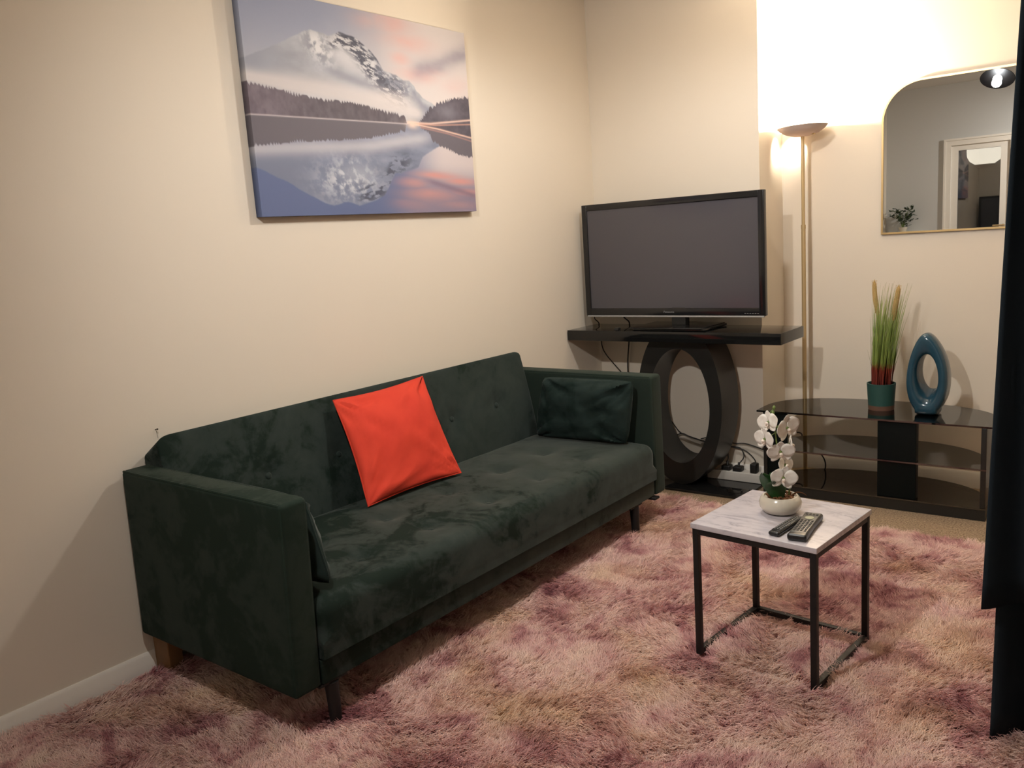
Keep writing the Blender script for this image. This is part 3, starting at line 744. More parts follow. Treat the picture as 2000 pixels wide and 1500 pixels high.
# ---------------------------------------------------------------- blue vase with a hole
va = thing('pierced_vase', 'tall blue ceramic oval ornament with a hole through it', 'ornament', (1.742, 0.0, 0.4202))
vc = V((1.742, 0.0, 0.4202)); n = 64; m = 18; v = []; f = []; mi = []
for i in range(n):
    th = 2 * math.pi * i / n - math.pi / 2
    c, s_ = math.cos(th), math.sin(th)
    # outer egg outline, flattened at the foot
    oz = 0.185 + 0.187 * s_; hw = 0.083 * (1 - 0.16 * s_ - 0.10 * s_ * s_ * (1 if s_ > 0 else 0))
    ox = hw * 1.04 * c - 0.010 * max(0, s_) ** 2
    if oz < 0.02: ox *= 1.0 
    oz = max(oz, 0.0)
    if s_ < -0.80: ox = math.copysign(max(abs(ox), 0.048 * min(1, abs(c) / .25)), c)
    ix = -0.003 + 0.048 * c - 0.006 * s_; iz = 0.168 + 0.108 * s_
    P0 = V((ox, 0, oz)); Pf = V((ix, 0, iz)); Pr = V((0.010 + 0.036 * c, 0, 0.200 + 0.074 * s_))
    dep = 0.044 + 0.024 * (1 - s_) / 2
    for k in range(m):
        ph = 2 * math.pi * k / m
        e = 0.55
        cc_, ss_ = math.cos(ph), math.sin(ph)
        P1 = Pf.lerp(Pr, min(1, max(0, (ss_ + 1) / 2))); ctr = (P0 + P1) / 2; hv = (P0 - P1) / 2
        q = ctr + hv * math.copysign(abs(cc_) ** e, cc_) + V((0, 1, 0)) * dep * math.copysign(abs(ss_) ** e, ss_)
        q.z = max(q.z, 0.0); v.append(vc + q)
for i in range(n):
    for k in range(m):
        i2, k2 = (i + 1) % n, (k + 1) % m
        f.append((i * m + k, i2 * m + k, i2 * m + k2, i * m + k2))
        ph = 2 * math.pi * (k + .5) / m; s_ = math.sin(2 * math.pi * (i + .5) / n - math.pi / 2)
        mi.append(1 if math.cos(ph) < (-0.55 if s_ > -.2 else -.35) else 0)
o = obj('body', (v, f), ['vase_blue', 'vase_inner'], va, angle=80); fixn(o)

# ---------------------------------------------------------------- side table
TA = math.radians(-5.37); TW = 0.3944; TH = 0.4527; TC = V((1.6986, -1.7288, 0))
tm = Matrix.Translation(TC) @ Matrix.Rotation(TA, 4, 'Z')
tb = thing('side_table', 'small square side table with marble-look top and black metal frame', 'side table', TC)
h = TW / 2
obj('tabletop', xf(rbox(-h, h, -h, h, TH - .0165, TH, .0015), tm), 'marble', tb)
q = 0.018; hi = h - .004; zt = TH - .0167; zb = 0.026
for sx in (-1, 1):
    for sy in (-1, 1):
        x, y = sx * (hi - q / 2), sy * (hi - q / 2)
        obj('leg', xf(rbox(x - q / 2, x + q / 2, y - q / 2, y + q / 2, zb, zt, .0012), tm), 'blackmetal', tb)
for z0 in (zt - .018, zb):
    for sgn in (-1, 1):
        if z0 == zb and sgn == -1: pass
        else:
            obj('rail', xf(rbox(-hi + q, hi - q, sgn * (hi - q / 2) - q / 2, sgn * (hi - q / 2) + q / 2, z0, z0 + .018, .0012), tm), 'blackmetal', tb)
        obj('rail', xf(rbox(sgn * (hi - q / 2) - q / 2, sgn * (hi - q / 2) + q / 2, -hi + q, hi - q, z0, z0 + .018, .0012), tm), 'blackmetal', tb)

# ---------------------------------------------------------------- orchid
oc = V((1.684, -1.695, TH + .0002))
orc = thing('potted_orchid', 'white artificial orchid in a round cream bowl on the side table', 'plant', oc)
obj('pot', lathe([(0.034, 0.0), (0.05, 0.006), (0.061, 0.020), (0.0635, 0.034), (0.059, 0.047), (0.052, 0.055), (0.048, 0.055), (0.046, 0.048), (0.001, 0.040)], oc, 44), 'pot_white', orc)
R = random.Random(2); gs = [lathe([(0.047, 0.043), (0.03, 0.05), (0.001, 0.052)], oc, 20)]
for i in range(46):
    a = R.uniform(0, 6.28); r = 0.042 * math.sqrt(R.random()); m_ = Matrix.Translation(oc + V((r * math.cos(a), r * math.sin(a), .053))) @ Matrix.Rotation(R.uniform(0, 6.28), 4, V((R.random(), R.random(), R.random())))
    w, d, h_ = R.uniform(.003, .007), R.uniform(.002, .004), R.uniform(.0015, .003); gs.append(xf(box(-w, w, -d, d, -h_, h_), m_))
o = obj('bark_chips', join(*gs), 'bark', orc); o['kind'] = 'stuff'
vr = V((_r.x, _r.y, 0)).normalized(); vf = V((_f.x, _f.y, 0)).normalized()      # axes of the arrangement
def op(a, z, d=0.0): return V((1.683, -1.706, 0.4527)) + vr * a + V((0, 0, z)) - vf * d
stemP = smooth_path([op(.012, .045), op(.016, .10), op(.012, .16, -.012), op(.002, .21, -.015), op(-.006, .26, -.01), op(-.022, .318, .0)], 6)
obj('stem', tube(stemP, lambda s_: .0032 - .0015 * s_, 8), 'stem', orc)
obj('stem', tube(smooth_path([op(.03, .045), op(.034, .09), op(.026, .135), op(.016, .165, -.01)], 6), .0028, 8), 'stem', orc)
obj('root', tube(smooth_path([op(.035, .05, .0), op(.055, .062, .0), op(.075, .058, 0), op(.085, .05, .0)], 5), lambda s_: .003 - .002 * s_, 7), 'bark', orc)
for i in range(5):
    a = i * 1.4; b = stemP[-1 - i * 2]; e = b + vr * .012 * math.cos(a) + V((0, 0, .012 + .002 * i)) - vf * .01 * math.sin(a)
    obj('bud', join(tube([b, e], .0012, 6), xf(lathe([(.001, -.006), (.0045, -.002), (.005, .003), (.001, .009)], (0, 0, 0), 10), Matrix.Translation(e))), 'stem', orc)
def leaf(base, tip, side, w, sag=.012):
    base, tip = V(base), V(tip); L_ = tip - base; sd = V(side).normalized(); nn = L_.cross(sd).normalized(); vs = []; fs = []; n_ = 10
    for k in range(n_ + 1):
        s_ = k / n_; c = base + L_ * s_ + nn * sag * math.sin(math.pi * s_); ww = w * math.sin(math.pi * (s_ * .86 + .12)) ** .8
        for e in (-1, -.5, 0, .5, 1): vs.append(c + sd * ww * e + nn * (abs(e) * .006))
        for e in (-1, -.5, 0, .5, 1): vs.append(c + sd * ww * e + nn * (abs(e) * .006 - .0012))
    for k in range(n_):
        for e in range(4):
            q_ = k * 10 + e; fs.append((q_, q_ + 1, q_ + 11, q_ + 10)); q_ += 5; fs.append((q_, q_ + 10, q_ + 11, q_ + 1))
        for e in (0, 4):
            q_ = k * 10 + e; fs.append((q_, q_ + 10, q_ + 15, q_ + 5))
    return vs, fs
for b, t_, sd, w in ((op(-.006, .045), op(-.052, .132, .012), vr * .8 - vf * .4, .030), (op(-.002, .045, .012), op(-.030, .112, .045), vr, .030), (op(.010, .045, .0), op(-.012, .12, -.035), vr, .018), (op(.012, .045, -.01), op(.034, .11, -.03), vr, .014)):
    fixn(obj('leaf', leaf(b, t_, sd, w), 'leaf', orc))
def petal_geo(L_, W, cup, tipw=.5):
    vs = []; fs = []; n_ = 7; K = (-1, -.55, 0, .55, 1)
    for s_i in range(n_ + 1):
        s_ = s_i / n_; ww = W * (math.sin(math.pi * min(1, s_ * .80 + .10)) ** .75); 
        for e in K: vs.append(V((ww * e, L_ * s_ * (1 - .10 * abs(e) ** 2), cup * (s_ ** 2) + .004 * e * e + .0022 * math.sin(e * 5 + s_ * 4))))
    for i in range(n_):
        for e in range(4): q_ = i * 5 + e; fs.append((q_, q_ + 1, q_ + 6, q_ + 5))
    return vs, fs
def solid(o, th=.0008):
    m_ = o.modifiers.new('thickness', 'SOLIDIFY'); m_.thickness = th; return o
flowers = [((-.030, .290, .012), (-.75, .15, .5), 0.037), ((.020, .272, .02), (.45, -.1, .9), 0.044), ((-.042, .240, .015), (-.85, -.05, .5), 0.037), ((-.002, .203, .03), (-.1, -.35, .95), 0.041), ((.034, .216, .0), (.9, -.05, .25), 0.039), ((.020, .150, -.004), (.5, .2, .7), 0.033), ((.004, .122, .034), (-.05, -.12, 1), 0.041)]
PG = {'big': petal_geo(1.0, .62, .12), 'sep': petal_geo(1.0, .36, .16)}
for i, (p, d, S) in enumerate(flowers):
    c = op(*p); nd = (vr * d[0] + V((0, 0, d[1])) - vf * d[2]).normalized()
    up = V((0, 0, 1)); xx = up.cross(nd).normalized(); yy = nd.cross(xx)
    fm = Matrix.Translation(c) @ Matrix((xx, yy, nd)).transposed().to_4x4() @ Matrix.Rotation(R.uniform(-.25, .25), 4, 'Z')
    near = min(stemP, key=lambda z: (z - c).length)
    fl = obj('flower', join(tube([near, c - nd * .004], .0013, 6), xf(lathe([(.001, -.004), (.005, 0), (.004, .006), (.001, .008)], (0, 0, 0), 10), fm)), 'stem', orc)
    for kind, ang in (('sep', 0), ('big', 78), ('big', -78), ('sep', 135), ('sep', -135)):
        L_ = S if kind == 'big' else S * .92
        pm = fm @ Matrix.Rotation(math.radians(ang), 4, 'Z') @ Matrix.Translation((0, .002, .003 if kind == 'big' else 0)) @ Matrix.Scale(L_, 4)
        g = PG[kind]; o = obj('petal', xf(g, pm), 'petal', fl, angle=180); solid(o)
    obj('lip', xf(join(lathe([(.002, .004), (.006, .010), (.003, .016)], (0, -.004, 0), 10), (lambda g: ([V((a.x * .010, -.004 - a.y * .010, .010 + a.z * .02)) for a in g[0]], g[1]))(PG['big'])), fm), 'lip', fl)

# ---------------------------------------------------------------- remotes
def remote(name, c0, c1, width, th, label, rows, cols, faces, pad, z, lift=0.0):
    a, b = V((c0[0], c0[1], z)), V((c1[0], c1[1], z)); L_ = (b - a).length; yv = (b - a).normalized(); xv = yv.cross(V((0, 0, 1)))
    m_ = Matrix.Translation((a + b) / 2) @ Matrix((xv, yv, V((0, 0, 1)))).transposed().to_4x4()
    if lift: m_ = m_ @ Matrix.Rotation(lift, 4, 'X')
    t_ = thing(name, label, 'remote control', (a + b) / 2, 'remote controls on the side table')
    def shp(p):
        k = 1 - .10 * (1 - abs(p.y) / (L_ / 2)) if True else 1
        return V((p.x * k, p.y, p.z))
    obj('case', xf(rbox(-width / 2, width / 2, -L_ / 2, L_ / 2, 0.0005, th, .007, (1, 8, 1), 3, shp), m_), 'remote', t_)
    fw_ = width * .40
    obj('face_plate', xf(rbox(-fw_, fw_, -L_ * .40, L_ * .46, th - .001, th + .0006, .002), m_), faces, t_)
    gs_ = []
    for i in range(rows):
        if pad and rows * .62 < i < rows * .86: continue
        for j in range(cols):
            x = (-.5 + (j + .5) / cols) * fw_ * 1.8; y = -L_ * .36 + (i + .5) / rows * L_ * .78
            gs_.append(xf(rbox(x - fw_ / cols * .55, x + fw_ / cols * .55, y - L_ * .78 / rows * .30, y + L_ * .78 / rows * .30, th, th + .0022, .0008, seg=1), m_))
    o_ = obj('buttons', join(*gs_), 'button' if faces == 'remote_face' else 'button_grey', t_); o_['kind'] = 'stuff'
    if pad:
        yc = -L_ * .36 + L_ * .78 * .75
        obj('navigation_ring', xf(lathe([(fw_ * .62, 0), (fw_ * .62, .0018), (fw_ * .5, .0026), (fw_ * .3, .0014), (.001, .0022)], (0, yc, th), 22), m_), 'button_pad', t_)
    return t_
remote('remote_control', (1.812, -1.918), (1.793, -1.712), .054, .021, 'wider black remote with silver face and many buttons, nearer the table edge', 11, 4, 'remote_face', True, TH + .0003)
remote('remote_control', (1.742, -1.908), (1.760, -1.738), .034, .014, 'slim plain black remote beside the orchid bowl', 12, 3, 'remote', False, TH + .0003)

# ---------------------------------------------------------------- painting (flat print on a canvas)
def painting():
    W_, H_ = 400, 268
    u, w = np.meshgrid(np.linspace(0, 1, W_), np.linspace(0, 1, H_))
    A, B, C_ = VN(31), VN(32), VN(33)
    ip = lambda pts, x: np.interp(x, [p[0] for p in pts], [p[1] for p in pts])
    c = lambda r, g, b: np.array([r, g, b], float)
    def sm(a, b, x): t = np.clip((x - a) / (b - a), 0, 1); return t * t * (3 - 2 * t)
    def mixc(img, col, a): return img * (1 - a[..., None]) + col * a[..., None]
    # sky
    img = np.zeros((H_, W_, 3)) + c(158, 166, 192)
    img = mixc(img, c(186, 186, 196), sm(0, .45, w))
    img = mixc(img, c(226, 216, 214), sm(.25, .85, u + .25 * (A.fbm(u * 5, w * 5, 4) - .5)) * .9)
    pk = np.zeros_like(u)
    for px, py, sx, sy, a in ((.62, .03, .10, .06, .8), (.68, .11, .12, .05, .75), (.65, .20, .05, .035, .8), (.73, .27, .09, .035, .95), (.81, .24, .07, .025, .6), (.50, .04, .08, .05, .4), (.93, .30, .08, .05, .35)):
        pk = np.maximum(pk, a * np.exp(-((u - px) / sx) ** 2 - ((w - py) / sy) ** 2))
    pk *= .55 + .9 * A.fbm(u * 14, w * 22, 4)
    img = mixc(img, c(230, 182, 178), np.clip(pk, 0, 1) * .85)
    dl = ip([(.66, .255), (.75, .225), (.85, .19), (1, .095)], u)
    dc = np.exp(-((w - dl - .01) / (.028 + .02 * u)) ** 2) * sm(.66, .76, u) * (.5 + .9 * B.fbm(u * 12, w * 20, 4))
    img = mixc(img, c(150, 144, 160), np.clip(dc, 0, 1) * .75)
    # mountain
    ridge = [(0, .307), (.095, .246), (.184, .182), (.234, .147), (.258, .137), (.293, .143), (.329, .148), (.375, .124), (.413, .128), (.448, .136), (.476, .159), (.507, .188), (.532, .22), (.55, .255), (.559, .276), (.591, .278), (.625, .291), (.653, .31), (.683, .308), (.705, .329), (.714, .354), (.746, .386), (.784, .404), (.82, .43), (1, .5)]
    rj = ip(ridge, u) + .008 * (B.fbm(u * 40, u * 0, 3) - .5)
    inm = sm(-.003, .006, w - rj)
    snow = c(184, 186, 196) + (A.fbm(u * 9 - w * 5, w * 16 + u * 4, 5)[..., None] - .5) * 58
    snow = mixc(snow, c(160, 164, 178), sm(.24, .02, u))                       # left face in haze
    d_ = w - rj                                                      # depth below the skyline
    crag = sm(.30, .37, u) * sm(.70, .60, u)
    gul = C_.fbm(u * 44 - w * 14, w * 30 + u * 30, 6, .62)                 # gullies running down to the right
    led = A.fbm(u * 30 + w * 30, w * 90 - u * 50, 5, .6)
    band = np.exp(-((d_ - .035 - .05 * sm(.40, .52, u)) / (.028 + .045 * sm(.36, .5, u))) ** 2) * crag
    lf = np.exp(-((u - .285) / .055) ** 2 - ((w - .205 - .5 * (u - .27)) / .065) ** 2)
    snow = mixc(snow, c(140, 144, 158), np.clip(lf * sm(.62, .38, gul) * 1.0, 0, 1))
    snow = mixc(snow, c(234, 233, 237), np.clip(lf * sm(.40, .68, gul) * 1.3, 0, 1))
    snow = mixc(snow, c(226, 224, 229), np.clip(np.exp(-((u - .40) / .08) ** 2 - ((w - .25 - .4 * (u - .40)) / .055) ** 2), 0, 1) * .8)
    snow = mixc(snow, c(232, 230, 234), np.clip(band * 1.3, 0, 1) * .8)
    snow = mixc(snow, c(84, 86, 102), np.clip(band * sm(.62, .44, led) * 1.5, 0, 1))
    snow = mixc(snow, c(66, 70, 88), np.clip(np.exp(-(d_ / .018) ** 2) * sm(.34, .38, u) * sm(.58, .55, u) * sm(.60, .45, gul), 0, 1) * .8)
    low = np.exp(-((u - .60 ) / .09) ** 2) * np.exp(-((d_ - .055) / .045) ** 2); snow = mixc(snow, c(120, 124, 142), np.clip(low * sm(.40, .60, gul) * 1.6, 0, 1) * .75)
    farr = sm(.66, .74, u) * sm(0.01, .05, w - rj); snow = mixc(snow, c(118, 124, 146), farr * .8)
    img = img * (1 - inm[..., None]) + snow * inm[..., None]
    # mist bank above the trees
    mist = ip([(0, .402), (.175, .417), (.355, .427), (.485, .448), (.662, .481), (.73, .49), (1, .5)], u)
    mb_ = np.exp(-((w - mist + .015) / (.030 + .03 * A.fbm(u * 6, w * 3, 3))) ** 2) * sm(.78, .70, u)
    img = mixc(img, c(222, 214, 214), np.clip(mb_ * 1.1, 0, 1) * .9)
    m2 = np.exp(-((w - .40 - .12 * (u - .55)) / .035) ** 2) * np.exp(-((u - .58) / .12) ** 2); img = mixc(img, c(232, 222, 220), m2 * .8)
    dkb = np.exp(-((w - .335 - .28 * (u - .4)) / .025) ** 2) * np.exp(-((u - .42) / .14) ** 2); img = mixc(img, c(138, 140, 156), dkb * .55)
    # waterline and trees
    wl = ip([(0, .55), (.222, .544), (.478, .537), (.65, .533), (.72, .513), (1.0, .480)], u)
    wl_r = ip([(0, .55), (.222, .544), (.478, .537), (.65, .533), (.72, .54), (1.0, .58)], u)
    def spik(x, f, s): return (np.abs(((x * f + 3 * B(x * 31, x * 0)) % 1) - .5) * 2) * s
    tt = ip([(0, .405), (.09, .418), (.162, .430), (.23, .442), (.291, .446), (.386, .446), (.451, .453), (.484, .460), (.553, .472), (.625, .480), (.648, .490), (.655, .533)], u) + spik(u, 70, .016) * (.4 + A(u * 50, u * 0)) 
    tree = sm(-.002, .004, w - tt) * sm(.66, .652, u) * (w < wl)
    tcol = c(98, 90, 100) + (A.fbm(u * 60, w * 30, 3)[..., None] - .5) * 34 + (1 - sm(0, .35, u))[..., None] * c(18, 14, 16)
    img = img * (1 - tree[..., None]) + tcol * tree[..., None]
    ht = ip([(.70, .53), (.721, .507), (.733, .494), (.756, .456), (.782, .425), (.817, .401), (.867, .379), (.92, .36), (.963, .351), (1.003, .339)], u) + spik(u, 60, .018) * (.4 + A(u * 40, u * 0 + 3))
    hill = sm(-.002, .004, w - ht) * (w < wl_r) * (u > .715)
    hcol = c(84, 78, 92) + (A.fbm(u * 50, w * 40, 3)[..., None] - .5) * 30
    hcol = mixc(hcol, c(128, 124, 138), np.exp(-((u - .87) / .06) ** 2 - ((w - .45) / .045) ** 2) * .8)
    img = img * (1 - hill[..., None]) + hcol * hill[..., None]
    # ---- reflection
    below = (w > np.where(u < .69, wl, wl_r)).astype(float)
    ref = np.zeros((H_, W_, 3)) + c(102, 116, 158)
    ref = mixc(ref, c(216, 204, 206), sm(.55, .85, u) * sm(.98, .72, w))
    ref = mixc(ref, c(152, 138, 158), sm(.48, .72, u) * sm(.80, .96, w) * .9)
    pk = np.zeros_like(u)
    for px, py, sx, sy, a in ((.66, .84, .08, .03, .8), (.79, .80, .13, .022, .9), (.92, .83, .10, .022, .9), (.95, .89, .09, .02, .9), (.74, .90, .14, .035, .75), (.62, .95, .08, .03, .4), (.90, .96, .09, .02, .45)):
        pk = np.maximum(pk, a * np.exp(-((u - px) / sx) ** 2 - ((w - py - .05 * (u - px)) / sy) ** 2))
    ref = mixc(ref, c(222, 158, 152), np.clip(pk * (.7 + .6 * A.fbm(u * 8, w * 24, 3)), 0, 1))
    dl = ip([(.69, .815), (.83, .857), (1, .912)], u); dc = np.exp(-((w - dl) / .017) ** 2) * sm(.69, .78, u); ref = mixc(ref, c(140, 118, 140), np.clip(dc, 0, 1) * .85)
    ml = ip([(0, .78), (.108, .843), (.19, .905), (.247, .941), (.284, .952), (.343, .935), (.394, .957), (.479, .929), (.513, .906), (.543, .852), (.574, .79), (.607, .788), (.694, .755), (.721, .697), (.797, .645), (.823, .631), (1, .55)], u) + .008 * (B.fbm(u * 40, u * 0 + 9, 3) - .5)
    mm = sm(.006, -.004, w - ml)
    rs = c(134, 142, 166) + (A.fbm(u * 9 + w * 6, w * 18 - u * 4, 5)[..., None] - .5) * 62
    rs = mixc(rs, c(126, 134, 158), sm(.28, .10, u))
    lf = np.exp(-((u - .30) / .06) ** 2 - ((w - .85) / .07) ** 2) * sm(.4, .62, C_.fbm((u + w) * 34, (u - w) * 14, 4)); g2 = C_.fbm(u * 40 + w * 16, w * 30 - u * 30, 6, .62)
    rs = mixc(rs, c(118, 128, 154), np.clip(np.exp(-((u - .37) / .13) ** 2 - ((w - .82) / .11) ** 2) * sm(.64, .36, g2), 0, 1) * .8)
    rs = mixc(rs, c(222, 224, 232), np.clip(np.exp(-((u - .36) / .11) ** 2 - ((w - .83) / .09) ** 2) * sm(.40, .70, g2) * 1.15, 0, 1))
    rs = mixc(rs, c(196, 200, 212), np.exp(-((u - .40) / .09) ** 2 - ((w - .80) / .05) ** 2) * .6)
    rk = np.exp(-((w - ml + .045) / .045) ** 2) * sm(.36, .44, u) * sm(.72, .56, u); st2 = C_.fbm((u - w * .9) * 26, (w + u * .5) * 60, 4)
    rs = mixc(rs, c(82, 88, 108), np.clip(sm(.42, .6, st2) * rk * 1.4, 0, 1))
    msr = np.exp(-((w - ip([(0, .70), (.47, .66), (.64, .62), (.75, .60), (1, .6)], u)) / .035) ** 2) * sm(.82, .70, u); rs = mixc(rs, c(206, 202, 210), np.clip(msr, 0, 1) * .8)
    ref = ref * (1 - mm[..., None]) + rs * mm[..., None]
    tr_ = ip([(0, .69), (.095, .676), (.153, .663), (.336, .642), (.47, .623), (.639, .577), (.652, .533)], u) - spik(u, 70, .014) * (.3 + A(u * 50, u * 0))
    trm = sm(.004, -.003, w - tr_) * sm(.66, .652, u); ref = mixc(ref, c(108, 102, 112), trm); 
    hr = ip([(.70, .54), (.729, .554), (.763, .575), (.783, .622), (.814, .64), (.862, .658), (.928, .687), (1.008, .701)], u) - spik(u, 60, .014) * (.3 + A(u * 40, u * 0 + 3))
    hrm = sm(.004, -.003, w - hr) * (u > .722); ref = mixc(ref, c(104, 98, 110), hrm)
    img = img * (1 - below[..., None]) + ref * below[..., None]
    ln = np.exp(-((w - wl) / .0035) ** 2) * (u < .66); img = mixc(img, c(220, 210, 212), ln * .8)
    for pts, th, a, col in ((((.655, .525), (.775, .521), (1.006, .480)), .006, .95, c(244, 208, 192)), (((.69, .528), (.80, .527), (1.0, .505)), .004, .8, c(226, 170, 150)), (((.695, .532), (.813, .546), (1.002, .581)), .005, .95, c(248, 206, 186)), (((.72, .545), (.86, .566), (1.0, .60)), .004, .6, c(214, 150, 138))):
        ln = np.exp(-((w - ip(pts, u)) / th) ** 2) * (u > pts[0][0]); img = mixc(img, col, ln * a)
    gl = np.exp(-((u - .68) / .03) ** 2 - ((w - .535) / .022) ** 2); img = mixc(img, c(252, 218, 200), gl * .95)
    img = np.clip(img, 0, 255) / 255
    lin = np.where(img <= .04045, img / 12.92, ((img + .055) / 1.055) ** 2.4)
    return lin
def build_canvas():
    y0, y1, z0, z1, d = -2.2589, -1.0739, 1.4706, 2.252, 0.035
    img = painting() * CANVAS_GAIN; H_, W_, _c = img.shape
    cols = np.concatenate([[0, 0], np.arange(W_), [W_ - 1, W_ - 1]]); rows = np.concatenate([[0, 0], np.arange(H_), [H_ - 1, H_ - 1]])
    # front grid plus a wrapped edge on every side
    nW, nH = W_ + 2, H_ + 2
    ys = np.concatenate([[y0], np.linspace(y0, y1, W_), [y1]]); zs = np.concatenate([[z1], np.linspace(z1, z0, H_), [z0]])
    ci = np.concatenate([[0], np.arange(W_), [W_ - 1]]); ri = np.concatenate([[0], np.arange(H_), [H_ - 1]])
    Y, Z = np.meshgrid(ys, zs); X = np.full_like(Y, d); X[0, :] = .002; X[-1, :] = .002; X[:, 0] = .002; X[:, -1] = .002
    C_ = img[np.ix_(ri, ci)]
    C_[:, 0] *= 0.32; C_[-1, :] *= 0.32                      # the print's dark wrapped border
    root = V((0, (y0 + y1) / 2, z0)); me = bpy.data.meshes.new('canvas')
    vs = np.stack([X - root.x, Y - root.y, Z - root.z], 2).reshape(-1, 3)
    idx = np.arange(nW * nH).reshape(nH, nW); q = np.stack([idx[:-1, :-1], idx[1:, :-1], idx[1:, 1:], idx[:-1, 1:]], 2).reshape(-1, 4)
    me.from_pydata(vs.tolist(), [], q.tolist())
    at = me.color_attributes.new('print', 'FLOAT_COLOR', 'POINT')
    rgba = np.concatenate([C_.reshape(-1, 3), np.ones((nW * nH, 1))], 1).astype(np.float32); at.data.foreach_set('color', rgba.ravel())
    me.materials.append(MAT['canvas'])
    t_ = thing('canvas_painting', 'unframed canvas print of a snowy mountain reflected in a lake', 'painting', root)
    o = bpy.data.objects.new('canvas', me); COL.objects.link(o); o.parent = t_; WL[o.name] = root
    obj('stretcher', join(box(0.001, .030, y0 + .002, y0 + .04, z0 + .002, z1 - .002), box(0.001, .030, y1 - .04, y1 - .002, z0 + .002, z1 - .002), box(0.001, .030, y0 + .04, y1 - .04, z0 + .002, z0 + .04), box(0.001, .030, y0 + .04, y1 - .04, z1 - .04, z1 - .002)), 'wood', t_)
CANVAS_GAIN = 0.76
build_canvas()

# ---------------------------------------------------------------- curtain at the right
def cloth(x0, x1, yfun, z0, z1, nx_, nz_, slant=0.0):
    vs = []; fs = []
    for k in range(nz_ + 1):
        z = z0 + (z1 - z0) * k / nz_
        for i in range(nx_ + 1):
            s_ = i / nx_; x = x0 + (x1 - x0) * s_ + slant * (z - z0) / (z1 - z0) * (1 - s_)
            vs.append((x, yfun(x - x0, z), z))
    for k in range(nz_):
        for i in range(nx_): a = k * (nx_ + 1) + i; fs.append((a, a + 1, a + nx_ + 2, a + nx_ + 1))
    return vs, fs
ct = thing('curtain', 'dark navy floor-length curtain hanging at the right edge', 'curtain', (2.8, -1.9, 0))
fold = lambda x, z: -1.905 - .045 * math.cos(x * 2 * math.pi / .16) + .006 * math.sin(z * 4 + x * 9)
foldo = lambda x, z: -1.945 - .045 * math.cos(x * 2 * math.pi / .19 + .3) + .006 * math.sin(z * 3 + x * 7)
o = obj('lining', cloth(2.303, 3.20, fold, 0.025, 2.34, 110, 30, .03), 'curtain', ct, angle=180); solid(o, .003)
o = obj('outer_drape', cloth(2.282, 3.20, foldo, 0.385, 2.34, 110, 30, .054), 'curtain', ct, angle=180); solid(o, .003)
rod = thing('curtain_rod', 'black curtain rod above the dark curtain', 'curtain rod', (2.8, -1.92, 2.36))
obj('rod', tube([(2.22, -1.92, 2.352), (3.345, -1.92, 2.352)], .012, 12), 'blackmetal', rod)
obj('bracket', box(2.24, 2.26, -1.93, -1.91, 2.36, CEIL), 'blackmetal', rod)
obj('bracket', box(3.24, 3.26, -1.93, -1.91, 2.36, CEIL), 'blackmetal', rod)

# ---------------------------------------------------------------- cables, plugs and small things
def cable(label, pts, r=.0032, name='cable'):
    o = obj(name, tube(smooth_path(pts, 7), r, 7), 'cable'); tag(o, label, 'cable', 'cables around the television'); return o
yb = -.022
cable('thin black cable drooping from the television left corner behind the console', [(.12, -.12, .93), (.05, -.115, .886), (.018, -.08, .857), (.014, -.035, .828), (.015, -.022, .79), (.02, yb, .70), (.045, yb, .645), (.115, yb, .571), (.25, yb, .44), (.394, yb, .328), (.44, yb, .291), (.485, yb, .236), (.504, yb, .222)])
cable('black cable hanging straight down behind the console from the television', [(.215, -.125, .93), (.212, -.09, .87), (.209, -.03, .835), (.207, yb, .80), (.199, yb, .714), (.185, yb, .574), (.20, yb, .40), (.30, yb, .22), (.412, yb, .189), (.46, yb, .201), (.51, yb, .219), (.554, yb, .206), (.653, yb, .186), (.735, yb, .19), (.78, yb, .172)], .0038)
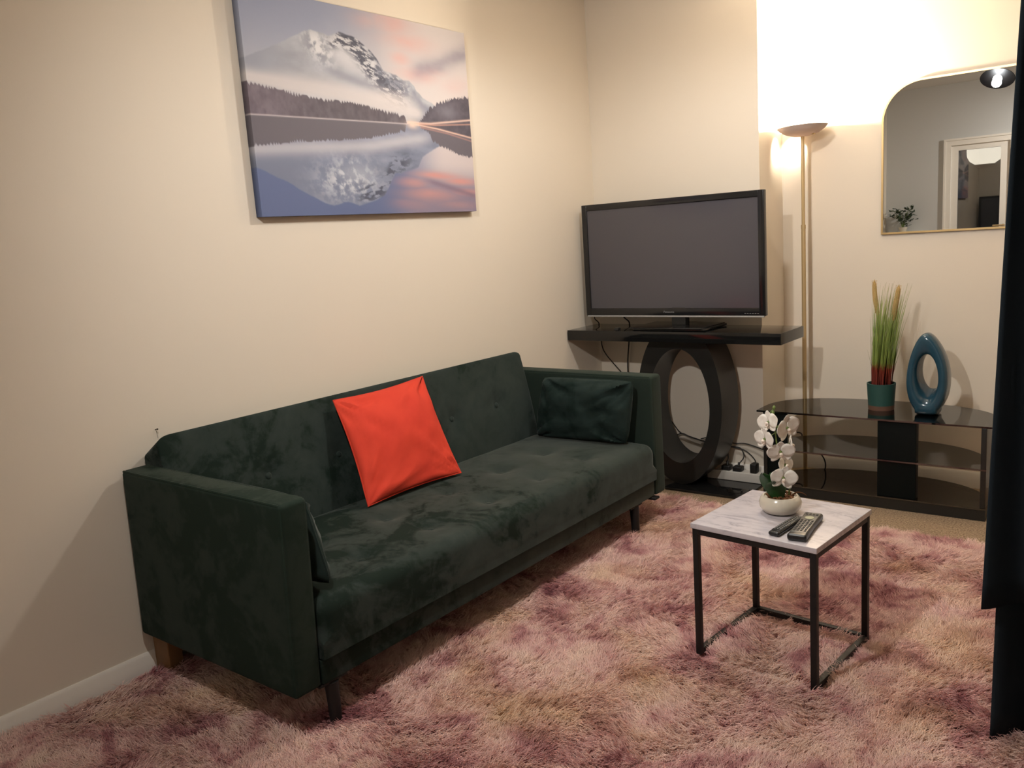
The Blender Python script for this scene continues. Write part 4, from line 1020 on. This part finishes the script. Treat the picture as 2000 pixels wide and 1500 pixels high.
cable('black cable arching from behind the ring to the television stand', [(.62, yb, .20), (.68, yb, .215), (.735, yb, .216), (.80, yb, .194), (.872, yb, .197), (.956, -.03, .181), (1.01, -.06, .175)])
cable('black cable curving down into the middle plug of the power strip', [(.735, yb, .165), (.793, yb, .172), (.843, yb, .170), (.867, -.035, .130), (.852, -.06, .098)])
cable('black cable ending in the plug beside the television stand', [(.70, yb, .14), (.733, yb, .160), (.80, yb, .172), (.871, yb, .158), (.927, -.04, .122), (.936, -.06, .104)])
cable('short black cable dropping into the left plug of the power strip', [(.777, yb, .172), (.776, -.03, .142), (.786, -.05, .115), (.782, -.065, .098)])
cable('black lamp flex looping behind the glass shelves to the lamp', [(1.0, .29, .20), (1.06, .28, .20), (1.13, .10, .19), (1.19, .09, .185), (1.235, .10, .13), (1.235, .13, .07), (1.20, .17, .02), (1.18, .18, .012)], .0035)
ps = thing('power_strip', 'white power strip on the console base by the chimney wall', 'power strip', (0.83, -.075, .0132))
obj('housing', rbox(0.69, 0.985, -.105, -.045, .0132, .062, .004), 'plug_white', ps)
def plug(x, label, mat='cable', w=.024, h_=.026):
    t_ = thing('plug', label, 'plug', (x, -.075, .0625), 'plugs in the power strip')
    obj('body', rbox(x - w, x + w, -.098, -.052,   .0622, .0622 + h_, .006), mat, t_)
    obj('strain_relief', tube([(x, -.07, .086), (x, -.062, .104)], .006, 10), mat, t_)
plug(.79, 'black plug left of centre in the power strip'); plug(.852, 'black plug in the middle of the power strip')
plug(.94, 'tall black plug nearest the television stand', w=.017, h_=.05); plug(.728, 'pale translucent plug partly behind the ring', 'plug_clear', .018, .034)
sb = obj('sensor_box', rbox(.296, .322, -.335, -.31, .8235, .838, .002), 'satin_black'); tag(sb, 'tiny black sensor box at the console front edge', 'sensor')
nl = obj('wall_nail', join(tube([(0.0, -2.744, .800), (.012, -2.744, .802)], .0014, 8), tube([(.012, -2.744, .802), (.014, -2.744, .802)], .0026, 10), tube([(.003, -2.744, .80), (.004, -2.741, .770)], .0005, 5)), 'nail'); tag(nl, 'small nail with thread in the wall above the sofa', 'nail')
